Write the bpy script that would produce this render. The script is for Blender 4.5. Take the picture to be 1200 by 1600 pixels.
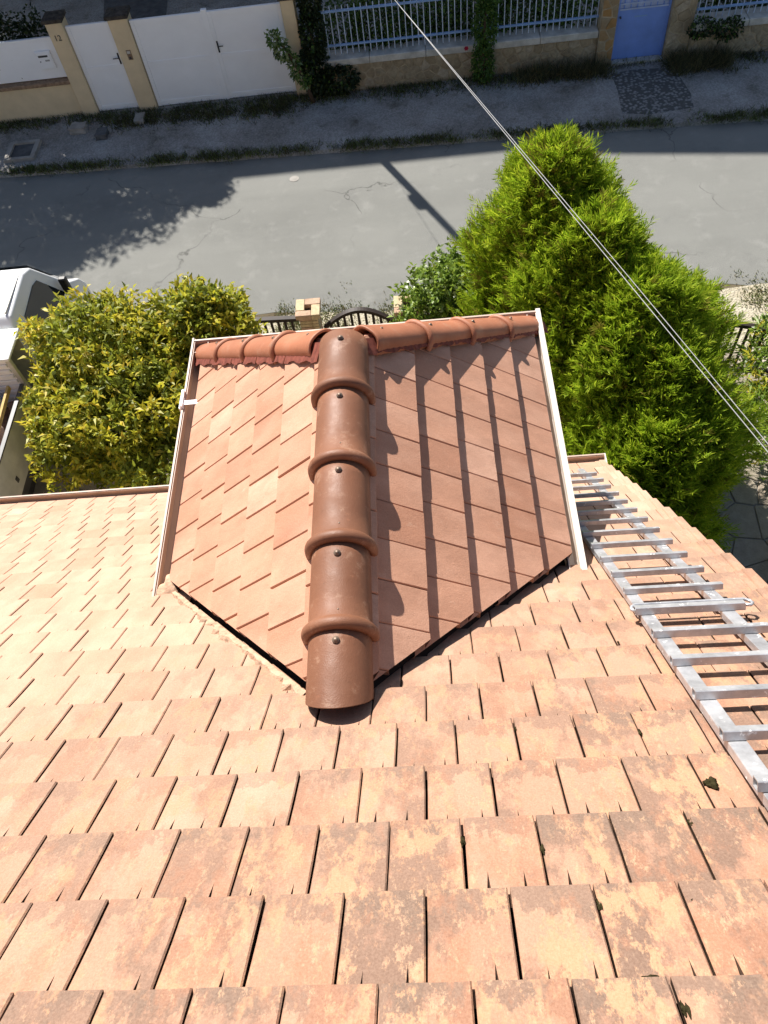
import bpy, bmesh, math, random
import numpy as np
from mathutils import Vector, Matrix

random.seed(7); rng = np.random.default_rng(7)
for o in list(bpy.data.objects): bpy.data.objects.remove(o)
SC = bpy.context.scene
COL = SC.collection
R = math.radians

# ------------------------------------------------------------------ camera
HC = 9.5
CR = ((0.99516362, -0.06804999, -0.07084185),
      (-0.01954988, -0.84395224, 0.53606195),
      (-0.09626615, -0.53208440, -0.84120094))
cam_data = bpy.data.cameras.new('camera'); cam = bpy.data.objects.new('camera', cam_data); COL.objects.link(cam)
cam.matrix_world = Matrix(((CR[0][0], -CR[0][1], -CR[0][2], 0), (CR[1][0], -CR[1][1], -CR[1][2], 0),
                           (CR[2][0], -CR[2][1], -CR[2][2], HC), (0, 0, 0, 1)))
cam_data.sensor_fit = 'VERTICAL'; cam_data.sensor_height = 24.0; cam_data.lens = 1198.98 / 1600 * 24
cam_data.clip_start = 0.05; cam_data.clip_end = 3000
SC.camera = cam

# ------------------------------------------------------------------ sky, sun, exposure
SUN_EL = R(43); SAZ = Vector((-0.457, 0.889, 0)).normalized()
SUN = Vector((SAZ.x * math.cos(SUN_EL), SAZ.y * math.cos(SUN_EL), math.sin(SUN_EL)))
world = bpy.data.worlds.new('World'); SC.world = world; world.use_nodes = True
wn = world.node_tree; wn.nodes.clear()
sky = wn.nodes.new('ShaderNodeTexSky'); sky.sky_type = 'NISHITA'; sky.sun_disc = False
sky.sun_elevation = SUN_EL; sky.sun_rotation = math.atan2(SAZ.x, SAZ.y); sky.dust_density = 1.0
bg = wn.nodes.new('ShaderNodeBackground'); bg.inputs['Strength'].default_value = 0.064
wo = wn.nodes.new('ShaderNodeOutputWorld')
wn.links.new(sky.outputs[0], bg.inputs[0]); wn.links.new(bg.outputs[0], wo.inputs[0])
sd = bpy.data.lights.new('sun', 'SUN'); sd.energy = 5.0; sd.angle = R(0.53); sd.color = (1.0, 0.95, 0.88)
so = bpy.data.objects.new('sun', sd); COL.objects.link(so)
so.rotation_euler = SUN.to_track_quat('Z', 'Y').to_euler(); so.location = (-10, 20, 30)
SC.view_settings.view_transform = 'Standard'; SC.view_settings.look = 'None'
SC.view_settings.exposure = 0.86; SC.view_settings.gamma = 1.0

# ------------------------------------------------------------------ helpers
WL = {}                                   # world location of each object that has children

class MB:
    def __init__(s): s.v = []; s.f = []
    def add(s, vs, fs):
        o = len(s.v); s.v += [tuple(v) for v in vs]; s.f += [tuple(i + o for i in f) for f in fs]; return s
    def box(s, c, d, M=None, taper=1.0):
        x, y, z = d[0] / 2, d[1] / 2, d[2] / 2
        vs = [Vector((sx * x * (taper if sz > 0 else 1), sy * y * (taper if sz > 0 else 1), sz * z)) for sz in (-1, 1) for sx, sy in ((-1, -1), (1, -1), (1, 1), (-1, 1))]
        if M is not None: vs = [M @ v for v in vs]
        c = Vector(c)
        return s.add([v + c for v in vs], [(3, 2, 1, 0), (4, 5, 6, 7), (0, 1, 5, 4), (1, 2, 6, 5), (2, 3, 7, 6), (3, 0, 4, 7)])
    def bbox(s, x0, x1, y0, y1, z0, z1): return s.box(((x0 + x1) / 2, (y0 + y1) / 2, (z0 + z1) / 2), (x1 - x0, y1 - y0, z1 - z0))
    def cbox(s, x0, x1, y0, y1, z0, z1, b=0.01):
        """box with chamfered edges"""
        bm = bmesh.new(); bmesh.ops.create_cube(bm, size=1)
        for v in bm.verts: v.co = Vector(((x0 + x1) / 2 + v.co.x * (x1 - x0), (y0 + y1) / 2 + v.co.y * (y1 - y0), (z0 + z1) / 2 + v.co.z * (z1 - z0)))
        bmesh.ops.bevel(bm, geom=bm.edges[:], offset=b, segments=1, affect='EDGES', profile=0.5)
        s.frombm(bm); return s
    def frombm(s, bm):
        bm.verts.index_update(); s.add([v.co.copy() for v in bm.verts], [[v.index for v in f.verts] for f in bm.faces]); bm.free(); return s
    def tube(s, pts, r, n=8, cap=True, rr=None):
        pts = [Vector(p) for p in pts]; rings = []
        for i, p in enumerate(pts):
            t = (pts[min(i + 1, len(pts) - 1)] - pts[max(i - 1, 0)]).normalized()
            up = Vector((0, 0, 1)) if abs(t.z) < 0.95 else Vector((1, 0, 0))
            a = t.cross(up).normalized(); b = a.cross(t); q = rr[i] if rr else r
            rings.append([p + (a * math.cos(2 * math.pi * k / n) + b * math.sin(2 * math.pi * k / n)) * q for k in range(n)])
        vs = [v for ring in rings for v in ring]; fs = []
        for i in range(len(pts) - 1):
            for k in range(n): fs.append((i * n + k, i * n + (k + 1) % n, (i + 1) * n + (k + 1) % n, (i + 1) * n + k))
        if cap: fs.append(tuple(range(n - 1, -1, -1))); fs.append(tuple((len(pts) - 1) * n + k for k in range(n)))
        return s.add(vs, fs)
    def prism(s, poly, z0, z1):
        n = len(poly); return s.add([(x, y, z0) for x, y in poly] + [(x, y, z1) for x, y in poly],
            [tuple(range(n - 1, -1, -1)), tuple(range(n, 2 * n))] + [(i, (i + 1) % n, n + (i + 1) % n, n + i) for i in range(n)])
    def sheet(s, pts): return s.add(pts, [tuple(range(len(pts)))])
    def mesh(s, name, mat, smooth=False):
        me = bpy.data.meshes.new(name); me.from_pydata(s.v, [], s.f); me.update()
        if mat: me.materials.append(mat)
        if smooth: me.shade_smooth()
        return me
    def build(s, name, mat, parent=None, smooth=False):
        return place(name, s.mesh(name, mat, smooth), parent)

def place(name, me, parent=None, M=None):
    o = bpy.data.objects.new(name, me); COL.objects.link(o)
    if M is not None: o.matrix_world = M
    if parent is not None:
        o.parent = parent; o.matrix_parent_inverse = Matrix.Translation(-WL.get(parent.name, Vector((0, 0, 0))))
    return o

def tag(o, label, cat, group=None):
    o['label'] = label; o['category'] = cat
    if group: o['group'] = group
    return o
def struct(o): o['kind'] = 'structure'; return o
def stuff(o): o['kind'] = 'stuff'; return o
def thing(name, label, cat, loc=(0, 0, 0), group=None):
    o = bpy.data.objects.new(name, None); COL.objects.link(o); o.location = loc; o.empty_display_size = 0.2
    WL[o.name] = Vector(loc); return tag(o, label, cat, group)

# ------------------------------------------------------------------ materials
class NT:
    def __init__(s, name, rough=0.8, spec=0.3, metal=0.0):
        s.m = bpy.data.materials.new(name); s.m.use_nodes = True; s.t = s.m.node_tree; s.n = s.t.nodes
        s.b = s.n['Principled BSDF']; s.b.inputs['Roughness'].default_value = rough
        s.b.inputs['Specular IOR Level'].default_value = spec; s.b.inputs['Metallic'].default_value = metal
        s.pos = s.n.new('ShaderNodeNewGeometry').outputs['Position']
    def node(s, t, **k):
        n = s.n.new(t)
        for a, v in k.items(): setattr(n, a, v)
        return n
    def link(s, a, b): s.t.links.new(a, b)
    def noise(s, scale, detail=4, rough=0.6, vec=None, out='Fac'):
        n = s.node('ShaderNodeTexNoise'); n.inputs['Scale'].default_value = scale; n.inputs['Detail'].default_value = detail
        n.inputs['Roughness'].default_value = rough; s.link(vec or s.pos, n.inputs['Vector']); return n.outputs[out]
    def ramp(s, fac, stops):
        r = s.node('ShaderNodeValToRGB'); e = r.color_ramp.elements
        while len(e) < len(stops): e.new(0.5)
        for i, (p, c) in enumerate(stops):
            e[i].position = p; e[i].color = (c, c, c, 1) if isinstance(c, (int, float)) else (*c, 1)
        s.link(fac, r.inputs[0]); return r.outputs[0]
    def mix(s, fac, a, b, mode='MIX'):
        m = s.node('ShaderNodeMix', data_type='RGBA', blend_type=mode)
        for i, v in ((0, fac), (6, a), (7, b)):
            if isinstance(v, bpy.types.NodeSocket): s.link(v, m.inputs[i])
            elif isinstance(v, (int, float)): m.inputs[i].default_value = v if i == 0 else (v, v, v, 1)
            else: m.inputs[i].default_value = (*v, 1)
        return m.outputs[2]
    def math(s, op, a, b=0.0):
        m = s.node('ShaderNodeMath', operation=op)
        for sock, v in ((m.inputs[0], a), (m.inputs[1], b)):
            if isinstance(v, bpy.types.NodeSocket): s.link(v, sock)
            else: sock.default_value = v
        return m.outputs[0]
    def col(s, c):
        if isinstance(c, bpy.types.NodeSocket): s.link(c, s.b.inputs['Base Color'])
        else: s.b.inputs['Base Color'].default_value = (*c, 1)
        return s
    def bump(s, h, strength=0.3, dist=0.01):
        b = s.node('ShaderNodeBump'); b.inputs['Strength'].default_value = strength; b.inputs['Distance'].default_value = dist
        s.link(h, b.inputs['Height']); s.link(b.outputs[0], s.b.inputs['Normal']); return s
    def objrand(s): return s.node('ShaderNodeObjectInfo').outputs['Random']
    def island(s): return s.node('ShaderNodeNewGeometry').outputs['Random Per Island']
    def sep(s, axis):
        n = s.node('ShaderNodeSeparateXYZ'); s.link(s.pos, n.inputs[0]); return n.outputs[axis]

MAT = {}
def simple(name, c, rough=0.7, spec=0.3, metal=0.0, var=0.25, scale=6.0, bump=0.0, bscale=40.0):
    t = NT(name, rough, spec, metal)
    n = t.noise(scale, 5); d = tuple(x * (1 - var) for x in c); l = tuple(min(1, x * (1 + var * 0.6)) for x in c)
    t.col(t.ramp(n, [(0.3, d), (0.7, l)]))
    if bump: t.bump(t.noise(bscale, 4), bump, 0.01)
    MAT[name] = t.m; return t.m

def tile_material(name, lo, mid, hi, lichen, stain, rand='obj'):
    t = NT(name, 0.75, 0.25)
    rnd = t.objrand() if rand == 'obj' else t.island()
    # shift the noise for every tile so that no stain runs across a joint
    cmb = t.node('ShaderNodeCombineXYZ'); sc = t.math('MULTIPLY', rnd, 37.0)
    for i in range(3): t.link(sc, cmb.inputs[i])
    src = t.pos; tail = None
    if rand == 'obj':
        tc = t.node('ShaderNodeTexCoord'); ml = t.node('ShaderNodeVectorMath', operation='MULTIPLY'); ml.inputs[1].default_value = (1.0, 0.5, 1.0)
        t.link(tc.outputs['Object'], ml.inputs[0]); src = ml.outputs[0]
        sx_ = t.node('ShaderNodeSeparateXYZ'); t.link(tc.outputs['Object'], sx_.inputs[0]); tail = sx_.outputs[1]
    add = t.node('ShaderNodeVectorMath', operation='ADD'); t.link(src, add.inputs[0]); t.link(cmb.outputs[0], add.inputs[1]); vec = add.outputs[0]
    base = t.ramp(rnd, [(0.0, lo), (0.45, mid), (0.8, mid), (1.0, hi)])
    base = t.mix(t.ramp(t.noise(5.0, 5, 0.65, vec), [(0.35, 0.0), (0.7, 0.55)]), base, tuple(x * 0.62 for x in lo))
    base = t.mix(t.ramp(t.noise(3.0, 3, 0.6, vec), [(0.45, 0.0), (0.75, 0.5)]), base, hi)
    # where this roof is weathered most (it grows towards the ridge and the right-hand verge)
    w = t.math('ADD', t.math('MULTIPLY', t.sep(0), 0.15), t.math('MULTIPLY', t.sep(1), -0.30))
    wear = t.ramp(t.math('ADD', t.math('ADD', w, 0.58), t.math('MULTIPLY', t.noise(0.9, 3), 0.35)), [(0.0, 0.0), (0.75, 1.0)])
    if stain > 0:
        base = t.mix(t.math('MULTIPLY', wear, 0.8), base, (0.335, 0.160, 0.096))
        g = t.ramp(t.noise(3.6, 7, 0.70, vec), [(0.485, 0.0), (0.565, 1.0)])
        base = t.mix(t.math('MULTIPLY', t.math('MULTIPLY', g, wear), stain), base, (0.105, 0.068, 0.050))
        if tail is not None:      # soot and algae collect along the lower edge of each tile
            e1 = t.ramp(t.math('ADD', t.math('MULTIPLY', tail, 2.2), t.noise(11, 6, 0.7, vec)), [(0.98, 0.0), (1.22, 0.75)])
            base = t.mix(t.math('MULTIPLY', e1, wear), base, (0.115, 0.082, 0.062))
        r2 = t.ramp(t.noise(5.5, 7, 0.72, vec), [(0.51, 0.0), (0.58, 1.0)])
        base = t.mix(t.math('MULTIPLY', t.math('MULTIPLY', r2, wear), 0.6), base, (0.33, 0.135, 0.07))
    if lichen > 0:
        l = t.ramp(t.noise(8.0, 11, 0.80, vec), [(0.50, 0.0), (0.54, 1.0)])
        l2 = t.ramp(t.noise(3.4, 5, 0.75, vec), [(0.46, 0.0), (0.53, 1.0)])
        base = t.mix(t.math('MULTIPLY', t.math('MULTIPLY', l, l2), t.math('MULTIPLY', t.math('ADD', wear, 0.12), lichen * 0.9)), base, (0.46, 0.245, 0.130))
        l3 = t.ramp(t.noise(20.0, 10, 0.82, vec), [(0.56, 0.0), (0.60, 1.0)])
        base = t.mix(t.math('MULTIPLY', t.math('MULTIPLY', l3, wear), 0.75 * lichen), base, (0.50, 0.30, 0.175))
        v = t.node('ShaderNodeTexVoronoi'); v.inputs['Scale'].default_value = 85; t.link(vec, v.inputs['Vector'])
        sp = t.math('MULTIPLY', t.ramp(v.outputs['Distance'], [(0.16, 1.0), (0.26, 0.0)]), t.ramp(t.noise(9, 4, 0.7, vec), [(0.53, 0.0), (0.60, 1.0)]))
        base = t.mix(t.math('MULTIPLY', sp, 0.35 * lichen), base, (0.55, 0.38, 0.24))
    else:
        sc1 = t.ramp(t.noise(13, 9, 0.8, vec), [(0.60, 0.0), (0.68, 0.45)]); base = t.mix(sc1, base, (0.64, 0.46, 0.34))
        sc2 = t.ramp(t.noise(4.5, 8, 0.75, vec), [(0.50, 0.0), (0.66, 0.55)]); base = t.mix(sc2, base, tuple(x * 0.66 for x in mid))
    base = t.mix(0.22, base, t.ramp(t.noise(140, 3, 0.6), [(0.3, tuple(x * 0.55 for x in mid)), (0.7, hi)]))
    t.col(base)
    t.bump(t.math('ADD', t.noise(160, 4, 0.7), t.math('MULTIPLY', t.noise(24, 6, 0.75, vec), 1.6)), 0.45, 0.004)
    MAT[name] = t.m; return t.m

tile_material('old_tile', (0.44, 0.245, 0.160), (0.545, 0.335, 0.232), (0.62, 0.42, 0.305), 1.0, 0.85)
tile_material('old_tile_joined', (0.44, 0.245, 0.160), (0.545, 0.335, 0.232), (0.62, 0.42, 0.305), 1.0, 0.85, 'isl')
tile_material('new_tile', (0.42, 0.192, 0.113), (0.575, 0.298, 0.190), (0.68, 0.41, 0.29), 0.0, 0.0)

def ridge_material(name, c):
    t = NT(name, 0.6, 0.35)
    b = t.ramp(t.noise(3.0, 5, 0.6), [(0.3, tuple(x * 0.78 for x in c)), (0.7, tuple(x * 1.12 for x in c))])
    b = t.mix(t.ramp(t.noise(17, 6, 0.75), [(0.6, 0.0), (0.72, 0.55)]), b, tuple(x * 1.55 for x in c))
    b = t.mix(t.math('MULTIPLY', t.objrand(), 0.6), b, tuple(x * 0.68 for x in c))
    b = t.mix(t.ramp(t.noise(42, 8, 0.8), [(0.58, 0.0), (0.66, 0.5)]), b, tuple(x * 0.5 for x in c)); b = t.mix(t.ramp(t.noise(6, 8, 0.8), [(0.55, 0.0), (0.63, 0.45)]), b, (0.36, 0.22, 0.145)); t.col(b); t.bump(t.math('ADD', t.noise(150, 3), t.noise(30, 5)), 0.3, 0.004); t.link(t.ramp(t.noise(8, 5), [(0.3, 0.42), (0.7, 0.68)]), t.b.inputs['Roughness']); MAT[name] = t.m
ridge_material('ridge_clay', (0.225, 0.095, 0.050))
ridge_material('hip_clay', (0.43, 0.165, 0.085))

simple('flashing_red', (0.21, 0.062, 0.042), 0.75, 0.2, var=0.4, scale=25)
simple('mortar', (0.53, 0.345, 0.235), 0.95, 0.1, var=0.35, scale=18, bump=0.8, bscale=60)
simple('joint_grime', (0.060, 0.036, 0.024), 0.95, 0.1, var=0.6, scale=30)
simple('underlay', (0.035, 0.026, 0.022), 0.95, 0.05)
simple('gutter_sand', (0.50, 0.36, 0.27), 0.5, 0.4, var=0.15, scale=3)
simple('gutter_rim', (0.50, 0.385, 0.31), 0.5, 0.4, var=0.1, scale=3)
simple('gutter_pale', (0.68, 0.61, 0.53), 0.45, 0.4, var=0.10, scale=3)
simple('render_wall', (0.62, 0.52, 0.38), 0.9, 0.15, var=0.1, bump=0.3, bscale=80)
simple('cream_render', (0.68, 0.55, 0.36), 0.9, 0.15, var=0.12, scale=2.0, bump=0.25, bscale=80)
simple('coping_brown', (0.30, 0.20, 0.13), 0.9, 0.15, var=0.4, scale=14, bump=0.4)
simple('cap_dark', (0.07, 0.06, 0.05), 0.9, 0.2, var=0.6, scale=12)
simple('white_paint', (0.85, 0.86, 0.88), 0.45, 0.4, var=0.04, scale=2)
simple('truck_white', (0.80, 0.81, 0.82), 0.28, 0.5, var=0.05, scale=2)
simple('truck_grey', (0.52, 0.51, 0.48), 0.55, 0.4, var=0.2, scale=4)
simple('black_plastic', (0.02, 0.02, 0.022), 0.5, 0.4, var=0.2)
simple('dark_metal', (0.045, 0.045, 0.05), 0.4, 0.5, var=0.3)
simple('rubber', (0.02, 0.02, 0.02), 0.9, 0.2)
simple('screw_metal', (0.22, 0.16, 0.12), 0.5, 0.4, 0.5, var=0.2)
simple('blue_paint', (0.19, 0.31, 0.72), 0.55, 0.35, var=0.16, scale=2.5)
simple('pale_blue_paint', (0.42, 0.50, 0.70), 0.55, 0.35, var=0.2, scale=4)
simple('railing_paint', (0.52, 0.60, 0.72), 0.5, 0.35, var=0.2, scale=5)
simple('rail_blue', (0.22, 0.36, 0.62), 0.5, 0.35, var=0.2, scale=5)
simple('cap_stone', (0.52, 0.50, 0.45), 0.9, 0.15, var=0.3, scale=5, bump=0.3, bscale=50)
simple('stone_mortar', (0.42, 0.34, 0.23), 0.95, 0.1, var=0.35, scale=7, bump=0.7, bscale=30)
simple('fence_wood', (0.030, 0.020, 0.016), 0.6, 0.35, var=0.4, scale=10)
simple('pillar_brick', (0.55, 0.44, 0.28), 0.9, 0.15, var=0.25, scale=14, bump=0.4)
simple('pillar_brick_pink', (0.50, 0.34, 0.24), 0.9, 0.15, var=0.25, scale=14, bump=0.4)
simple('bark', (0.11, 0.075, 0.05), 0.95, 0.1, var=0.4, scale=15, bump=0.6)
simple('pole_wood', (0.16, 0.12, 0.09), 0.9, 0.1, var=0.3, scale=8)
simple('cable_grey', (0.36, 0.36, 0.36), 0.5, 0.3, var=0.1)
simple('moss', (0.045, 0.038, 0.018), 1.0, 0.0, var=0.6, scale=60, bump=1.0, bscale=120)
simple('rubble', (0.20, 0.13, 0.095), 0.95, 0.1, var=0.6, scale=9, bump=0.6)
simple('plank_wood', (0.58, 0.40, 0.16), 0.7, 0.2, var=0.25, scale=12)
simple('cloth_pink', (0.50, 0.36, 0.30), 0.95, 0.1, var=0.25, scale=9)
simple('sack_white', (0.62, 0.60, 0.56), 0.9, 0.1, var=0.2, scale=9)
simple('old_roof', (0.28, 0.13, 0.08), 0.9, 0.1, var=0.3)
simple('shutter', (0.30, 0.38, 0.45), 0.6, 0.3)
simple('concrete', (0.33, 0.31, 0.28), 0.95, 0.1, var=0.3, scale=4, bump=0.4)
simple('concrete_dark', (0.12, 0.12, 0.12), 0.95, 0.1, var=0.35, scale=5, bump=0.4)

def stone_material(name, stops, wear=0.5):
    t = NT(name, 0.95, 0.1); b = t.ramp(t.objrand(), stops)
    b = t.mix(t.ramp(t.noise(9, 6, 0.7), [(0.35, 0.0), (0.7, wear)]), b, tuple(x * 0.5 for x in stops[0][1]))
    t.col(b); t.bump(t.noise(38, 6, 0.7), 0.7, 0.02); MAT[name] = t.m
stone_material('wall_stone', [(0.0, (0.34, 0.265, 0.17)), (0.3, (0.44, 0.355, 0.235)), (0.7, (0.41, 0.335, 0.225)), (0.95, (0.50, 0.42, 0.31)), (1.0, (0.50, 0.32, 0.16))], 0.75)
stone_material('pier_stone', [(0.0, (0.40, 0.22, 0.08)), (0.3, (0.38, 0.30, 0.19)), (0.6, (0.32, 0.27, 0.19)), (1.0, (0.44, 0.27, 0.12))])
stone_material('flagstone', [(0.0, (0.30, 0.26, 0.20)), (0.4, (0.42, 0.37, 0.29)), (0.75, (0.38, 0.31, 0.24)), (1.0, (0.48, 0.43, 0.36))], 0.4)

t = NT('aluminium', 0.38, 0.5, 0.6)
b = t.ramp(t.noise(7, 6, 0.7), [(0.3, (0.36, 0.36, 0.37)), (0.62, (0.62, 0.62, 0.63))])
v = t.ramp(t.noise(26, 4, 0.65), [(0.63, 0.0), (0.67, 1.0)])
b = t.mix(v, b, (0.86, 0.85, 0.82)); t.col(b)
mm = t.math('SUBTRACT', 0.55, t.math('MULTIPLY', v, 0.55)); t.link(mm, t.b.inputs['Metallic'])
t.link(t.ramp(t.noise(12, 4), [(0.3, 0.28), (0.7, 0.5)]), t.b.inputs['Roughness']); MAT['aluminium'] = t.m

t = NT('glass', 0.06, 0.5); t.col((0.02, 0.025, 0.03)); MAT['glass'] = t.m

t = NT('asphalt', 0.92, 0.2)
b = t.ramp(t.noise(0.55, 6, 0.65), [(0.32, (0.150, 0.151, 0.138)), (0.68, (0.222, 0.223, 0.203))])
b = t.mix(t.ramp(t.noise(2.3, 5, 0.7), [(0.54, 0.0), (0.70, 0.6)]), b, (0.34, 0.335, 0.31))
sv = t.node('ShaderNodeVectorMath', operation='MULTIPLY'); sv.inputs[1].default_value = (0.12, 1.0, 1.0); t.link(t.pos, sv.inputs[0])
b = t.mix(t.ramp(t.noise(1.1, 5, 0.6, sv.outputs[0]), [(0.40, 0.0), (0.66, 0.6)]), b, (0.262, 0.262, 0.238))
b = t.mix(t.ramp(t.noise(0.9, 8, 0.75), [(0.56, 0.0), (0.66, 0.55)]), b, (0.135, 0.135, 0.128))
b = t.mix(t.ramp(t.noise(3.1, 9, 0.8, sv.outputs[0]), [(0.63, 0.0), (0.70, 0.6)]), b, (0.42, 0.415, 0.39))
sp = t.noise(110, 3, 0.6); b = t.mix(0.5, b, t.ramp(sp, [(0.32, (0.06, 0.06, 0.056)), (0.66, (0.32, 0.32, 0.295))]))
vo = t.node('ShaderNodeTexVoronoi', feature='DISTANCE_TO_EDGE'); vo.inputs['Scale'].default_value = 0.33
ad = t.node('ShaderNodeVectorMath', operation='ADD'); t.link(t.pos, ad.inputs[0])
ns = t.node('ShaderNodeTexNoise'); ns.inputs['Scale'].default_value = 1.4; ns.inputs['Detail'].default_value = 5; t.link(t.pos, ns.inputs['Vector'])
t.link(ns.outputs['Color'], ad.inputs[1]); t.link(ad.outputs[0], vo.inputs['Vector'])
crack = t.math('MULTIPLY', t.ramp(vo.outputs['Distance'], [(0.0, 1.0), (0.006, 0.0)]), t.ramp(t.noise(0.5, 2), [(0.52, 0.0), (0.6, 1.0)]))
b = t.mix(t.math('MULTIPLY', crack, 0.7), b, (0.05, 0.05, 0.045))
t.col(b); t.bump(sp, 0.5, 0.008); MAT['asphalt'] = t.m

t = NT('gravel', 0.95, 0.15)
vo = t.node('ShaderNodeTexVoronoi'); vo.inputs['Scale'].default_value = 34; t.link(t.pos, vo.inputs['Vector'])
b = t.mix(0.5, t.ramp(t.noise(0.8, 5, 0.7), [(0.3, (0.20, 0.185, 0.165)), (0.7, (0.37, 0.36, 0.345))]), t.ramp(vo.outputs['Color'], [(0.2, 0.25), (0.8, 0.75)]), 'SOFT_LIGHT')
b = t.mix(t.ramp(t.noise(1.9, 6, 0.75), [(0.55, 0.0), (0.72, 0.8)]), b, (0.085, 0.07, 0.045))
t.col(b); t.bump(vo.outputs['Distance'], 0.8, 0.02); MAT['gravel'] = t.m

t = NT('cobble', 0.9, 0.2)
vo = t.node('ShaderNodeTexVoronoi'); vo.inputs['Scale'].default_value = 14; t.link(t.pos, vo.inputs['Vector'])
t.col(t.ramp(vo.outputs['Distance'], [(0.25, (0.27, 0.265, 0.26)), (0.55, (0.10, 0.098, 0.09))])); t.bump(vo.outputs['Distance'], 0.8, 0.02); MAT['cobble'] = t.m
t = NT('pale_gravel', 0.95, 0.15)
vo = t.node('ShaderNodeTexVoronoi'); vo.inputs['Scale'].default_value = 30; t.link(t.pos, vo.inputs['Vector'])
b = t.mix(0.35, t.ramp(t.noise(1.6, 6, 0.7), [(0.3, (0.34, 0.29, 0.20)), (0.7, (0.52, 0.48, 0.38))]), t.ramp(vo.outputs['Color'], [(0.2, 0.25), (0.8, 0.75)]), 'SOFT_LIGHT')
b = t.mix(t.ramp(t.noise(2.2, 6, 0.75), [(0.54, 0.0), (0.66, 0.8)]), b, (0.13, 0.14, 0.045))
t.col(b); t.bump(vo.outputs['Distance'], 0.7, 0.02); MAT['pale_gravel'] = t.m

t = NT('earth', 0.98, 0.05)
t.col(t.ramp(t.noise(1.4, 7, 0.7), [(0.3, (0.075, 0.058, 0.038)), (0.55, (0.14, 0.115, 0.075)), (0.75, (0.10, 0.11, 0.045))])); t.bump(t.noise(18, 6), 0.6, 0.03); MAT['earth'] = t.m

def leaf(name, lo, mid, hi, rough=0.5, trans=0.35, spec=0.35):
    t = NT(name, rough, spec); c = t.ramp(t.island(), [(0.0, lo), (0.5, mid), (1.0, hi)])
    c = t.mix(t.ramp(t.noise(1.7, 3), [(0.35, 0.0), (0.7, 0.45)]), c, tuple(x * 0.72 for x in lo))
    t.col(c)
    tr = t.node('ShaderNodeBsdfTranslucent'); t.link(c, tr.inputs['Color'])
    mx = t.node('ShaderNodeMixShader'); mx.inputs[0].default_value = trans
    t.link(t.b.outputs[0], mx.inputs[1]); t.link(tr.outputs[0], mx.inputs[2]); t.link(mx.outputs[0], t.n['Material Output'].inputs['Surface'])
    MAT[name] = t.m
leaf('leaf_laurel', (0.14, 0.18, 0.024), (0.29, 0.33, 0.032), (0.45, 0.47, 0.045), 0.5, 0.5)
leaf('leaf_young', (0.44, 0.44, 0.035), (0.60, 0.56, 0.045), (0.68, 0.50, 0.055), 0.45, 0.45)
leaf('leaf_bush', (0.10, 0.18, 0.025), (0.20, 0.30, 0.04), (0.32, 0.42, 0.06), 0.35)
leaf('leaf_cypress', (0.17, 0.28, 0.014), (0.32, 0.45, 0.022), (0.54, 0.61, 0.045), 0.6, 0.5, 0.2)
leaf('leaf_cypress_dry', (0.16, 0.14, 0.02), (0.22, 0.20, 0.03), (0.30, 0.24, 0.05), 0.6, 0.3, 0.2)
leaf('leaf_dark', (0.018, 0.035, 0.012), (0.030, 0.055, 0.016), (0.055, 0.085, 0.024), 0.45)
leaf('leaf_ivy', (0.020, 0.032, 0.012), (0.032, 0.050, 0.018), (0.075, 0.105, 0.035), 0.4)
leaf('leaf_hedge', (0.05, 0.10, 0.02), (0.09, 0.18, 0.03), (0.17, 0.28, 0.045), 0.45)
leaf('leaf_light', (0.20, 0.27, 0.09), (0.30, 0.38, 0.16), (0.42, 0.48, 0.26), 0.4)
leaf('grass_green', (0.08, 0.13, 0.025), (0.15, 0.21, 0.04), (0.26, 0.27, 0.08), 0.7, 0.25)
leaf('grass_dry', (0.20, 0.155, 0.07), (0.28, 0.23, 0.10), (0.16, 0.18, 0.05), 0.8, 0.25)
leaf('weed_dark', (0.040, 0.044, 0.020), (0.065, 0.068, 0.028), (0.13, 0.11, 0.05), 0.8, 0.15)
leaf('petal', (0.45, 0.02, 0.05), (0.55, 0.03, 0.08), (0.6, 0.05, 0.1))

def poly_mesh(name, V, n, mats, midx=None):
    """V: (count*n, 3) vertices, faces of n vertices each"""
    k = len(V) // n; me = bpy.data.meshes.new(name)
    me.vertices.add(len(V)); me.vertices.foreach_set('co', np.asarray(V, np.float32).ravel())
    me.loops.add(k * n); me.loops.foreach_set('vertex_index', np.arange(k * n, dtype=np.int32))
    me.polygons.add(k); me.polygons.foreach_set('loop_start', np.arange(0, k * n, n, dtype=np.int32))
    me.polygons.foreach_set('loop_total', np.full(k, n, np.int32))
    for m in mats: me.materials.append(m)
    if midx is not None: me.polygons.foreach_set('material_index', np.asarray(midx, np.int32))
    me.update(calc_edges=True); return me

def unit(a): return a / (np.linalg.norm(a, axis=-1, keepdims=True) + 1e-9)
def leaves(C, D, L, W, droop=0.25):
    """folded pointed leaves: base C, direction D, length L, width W -> quads as (n*4,3) (base, side, tip, side)"""
    n = len(C); D = unit(D); up = unit(rng.normal(size=(n, 3)) * 0.55 + np.array([0, 0, 1.0])); S = unit(np.cross(D, up)); Nn = np.cross(S, D)
    L = np.broadcast_to(L, (n,))[:, None]; W = np.broadcast_to(W, (n,))[:, None]
    m = C + D * L * 0.45
    tip = C + D * L - Nn * L * droop
    return np.stack([C, m + S * W / 2 + Nn * W * 0.22, tip, m - S * W / 2 + Nn * W * 0.22], 1).reshape(-1, 3)

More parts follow.
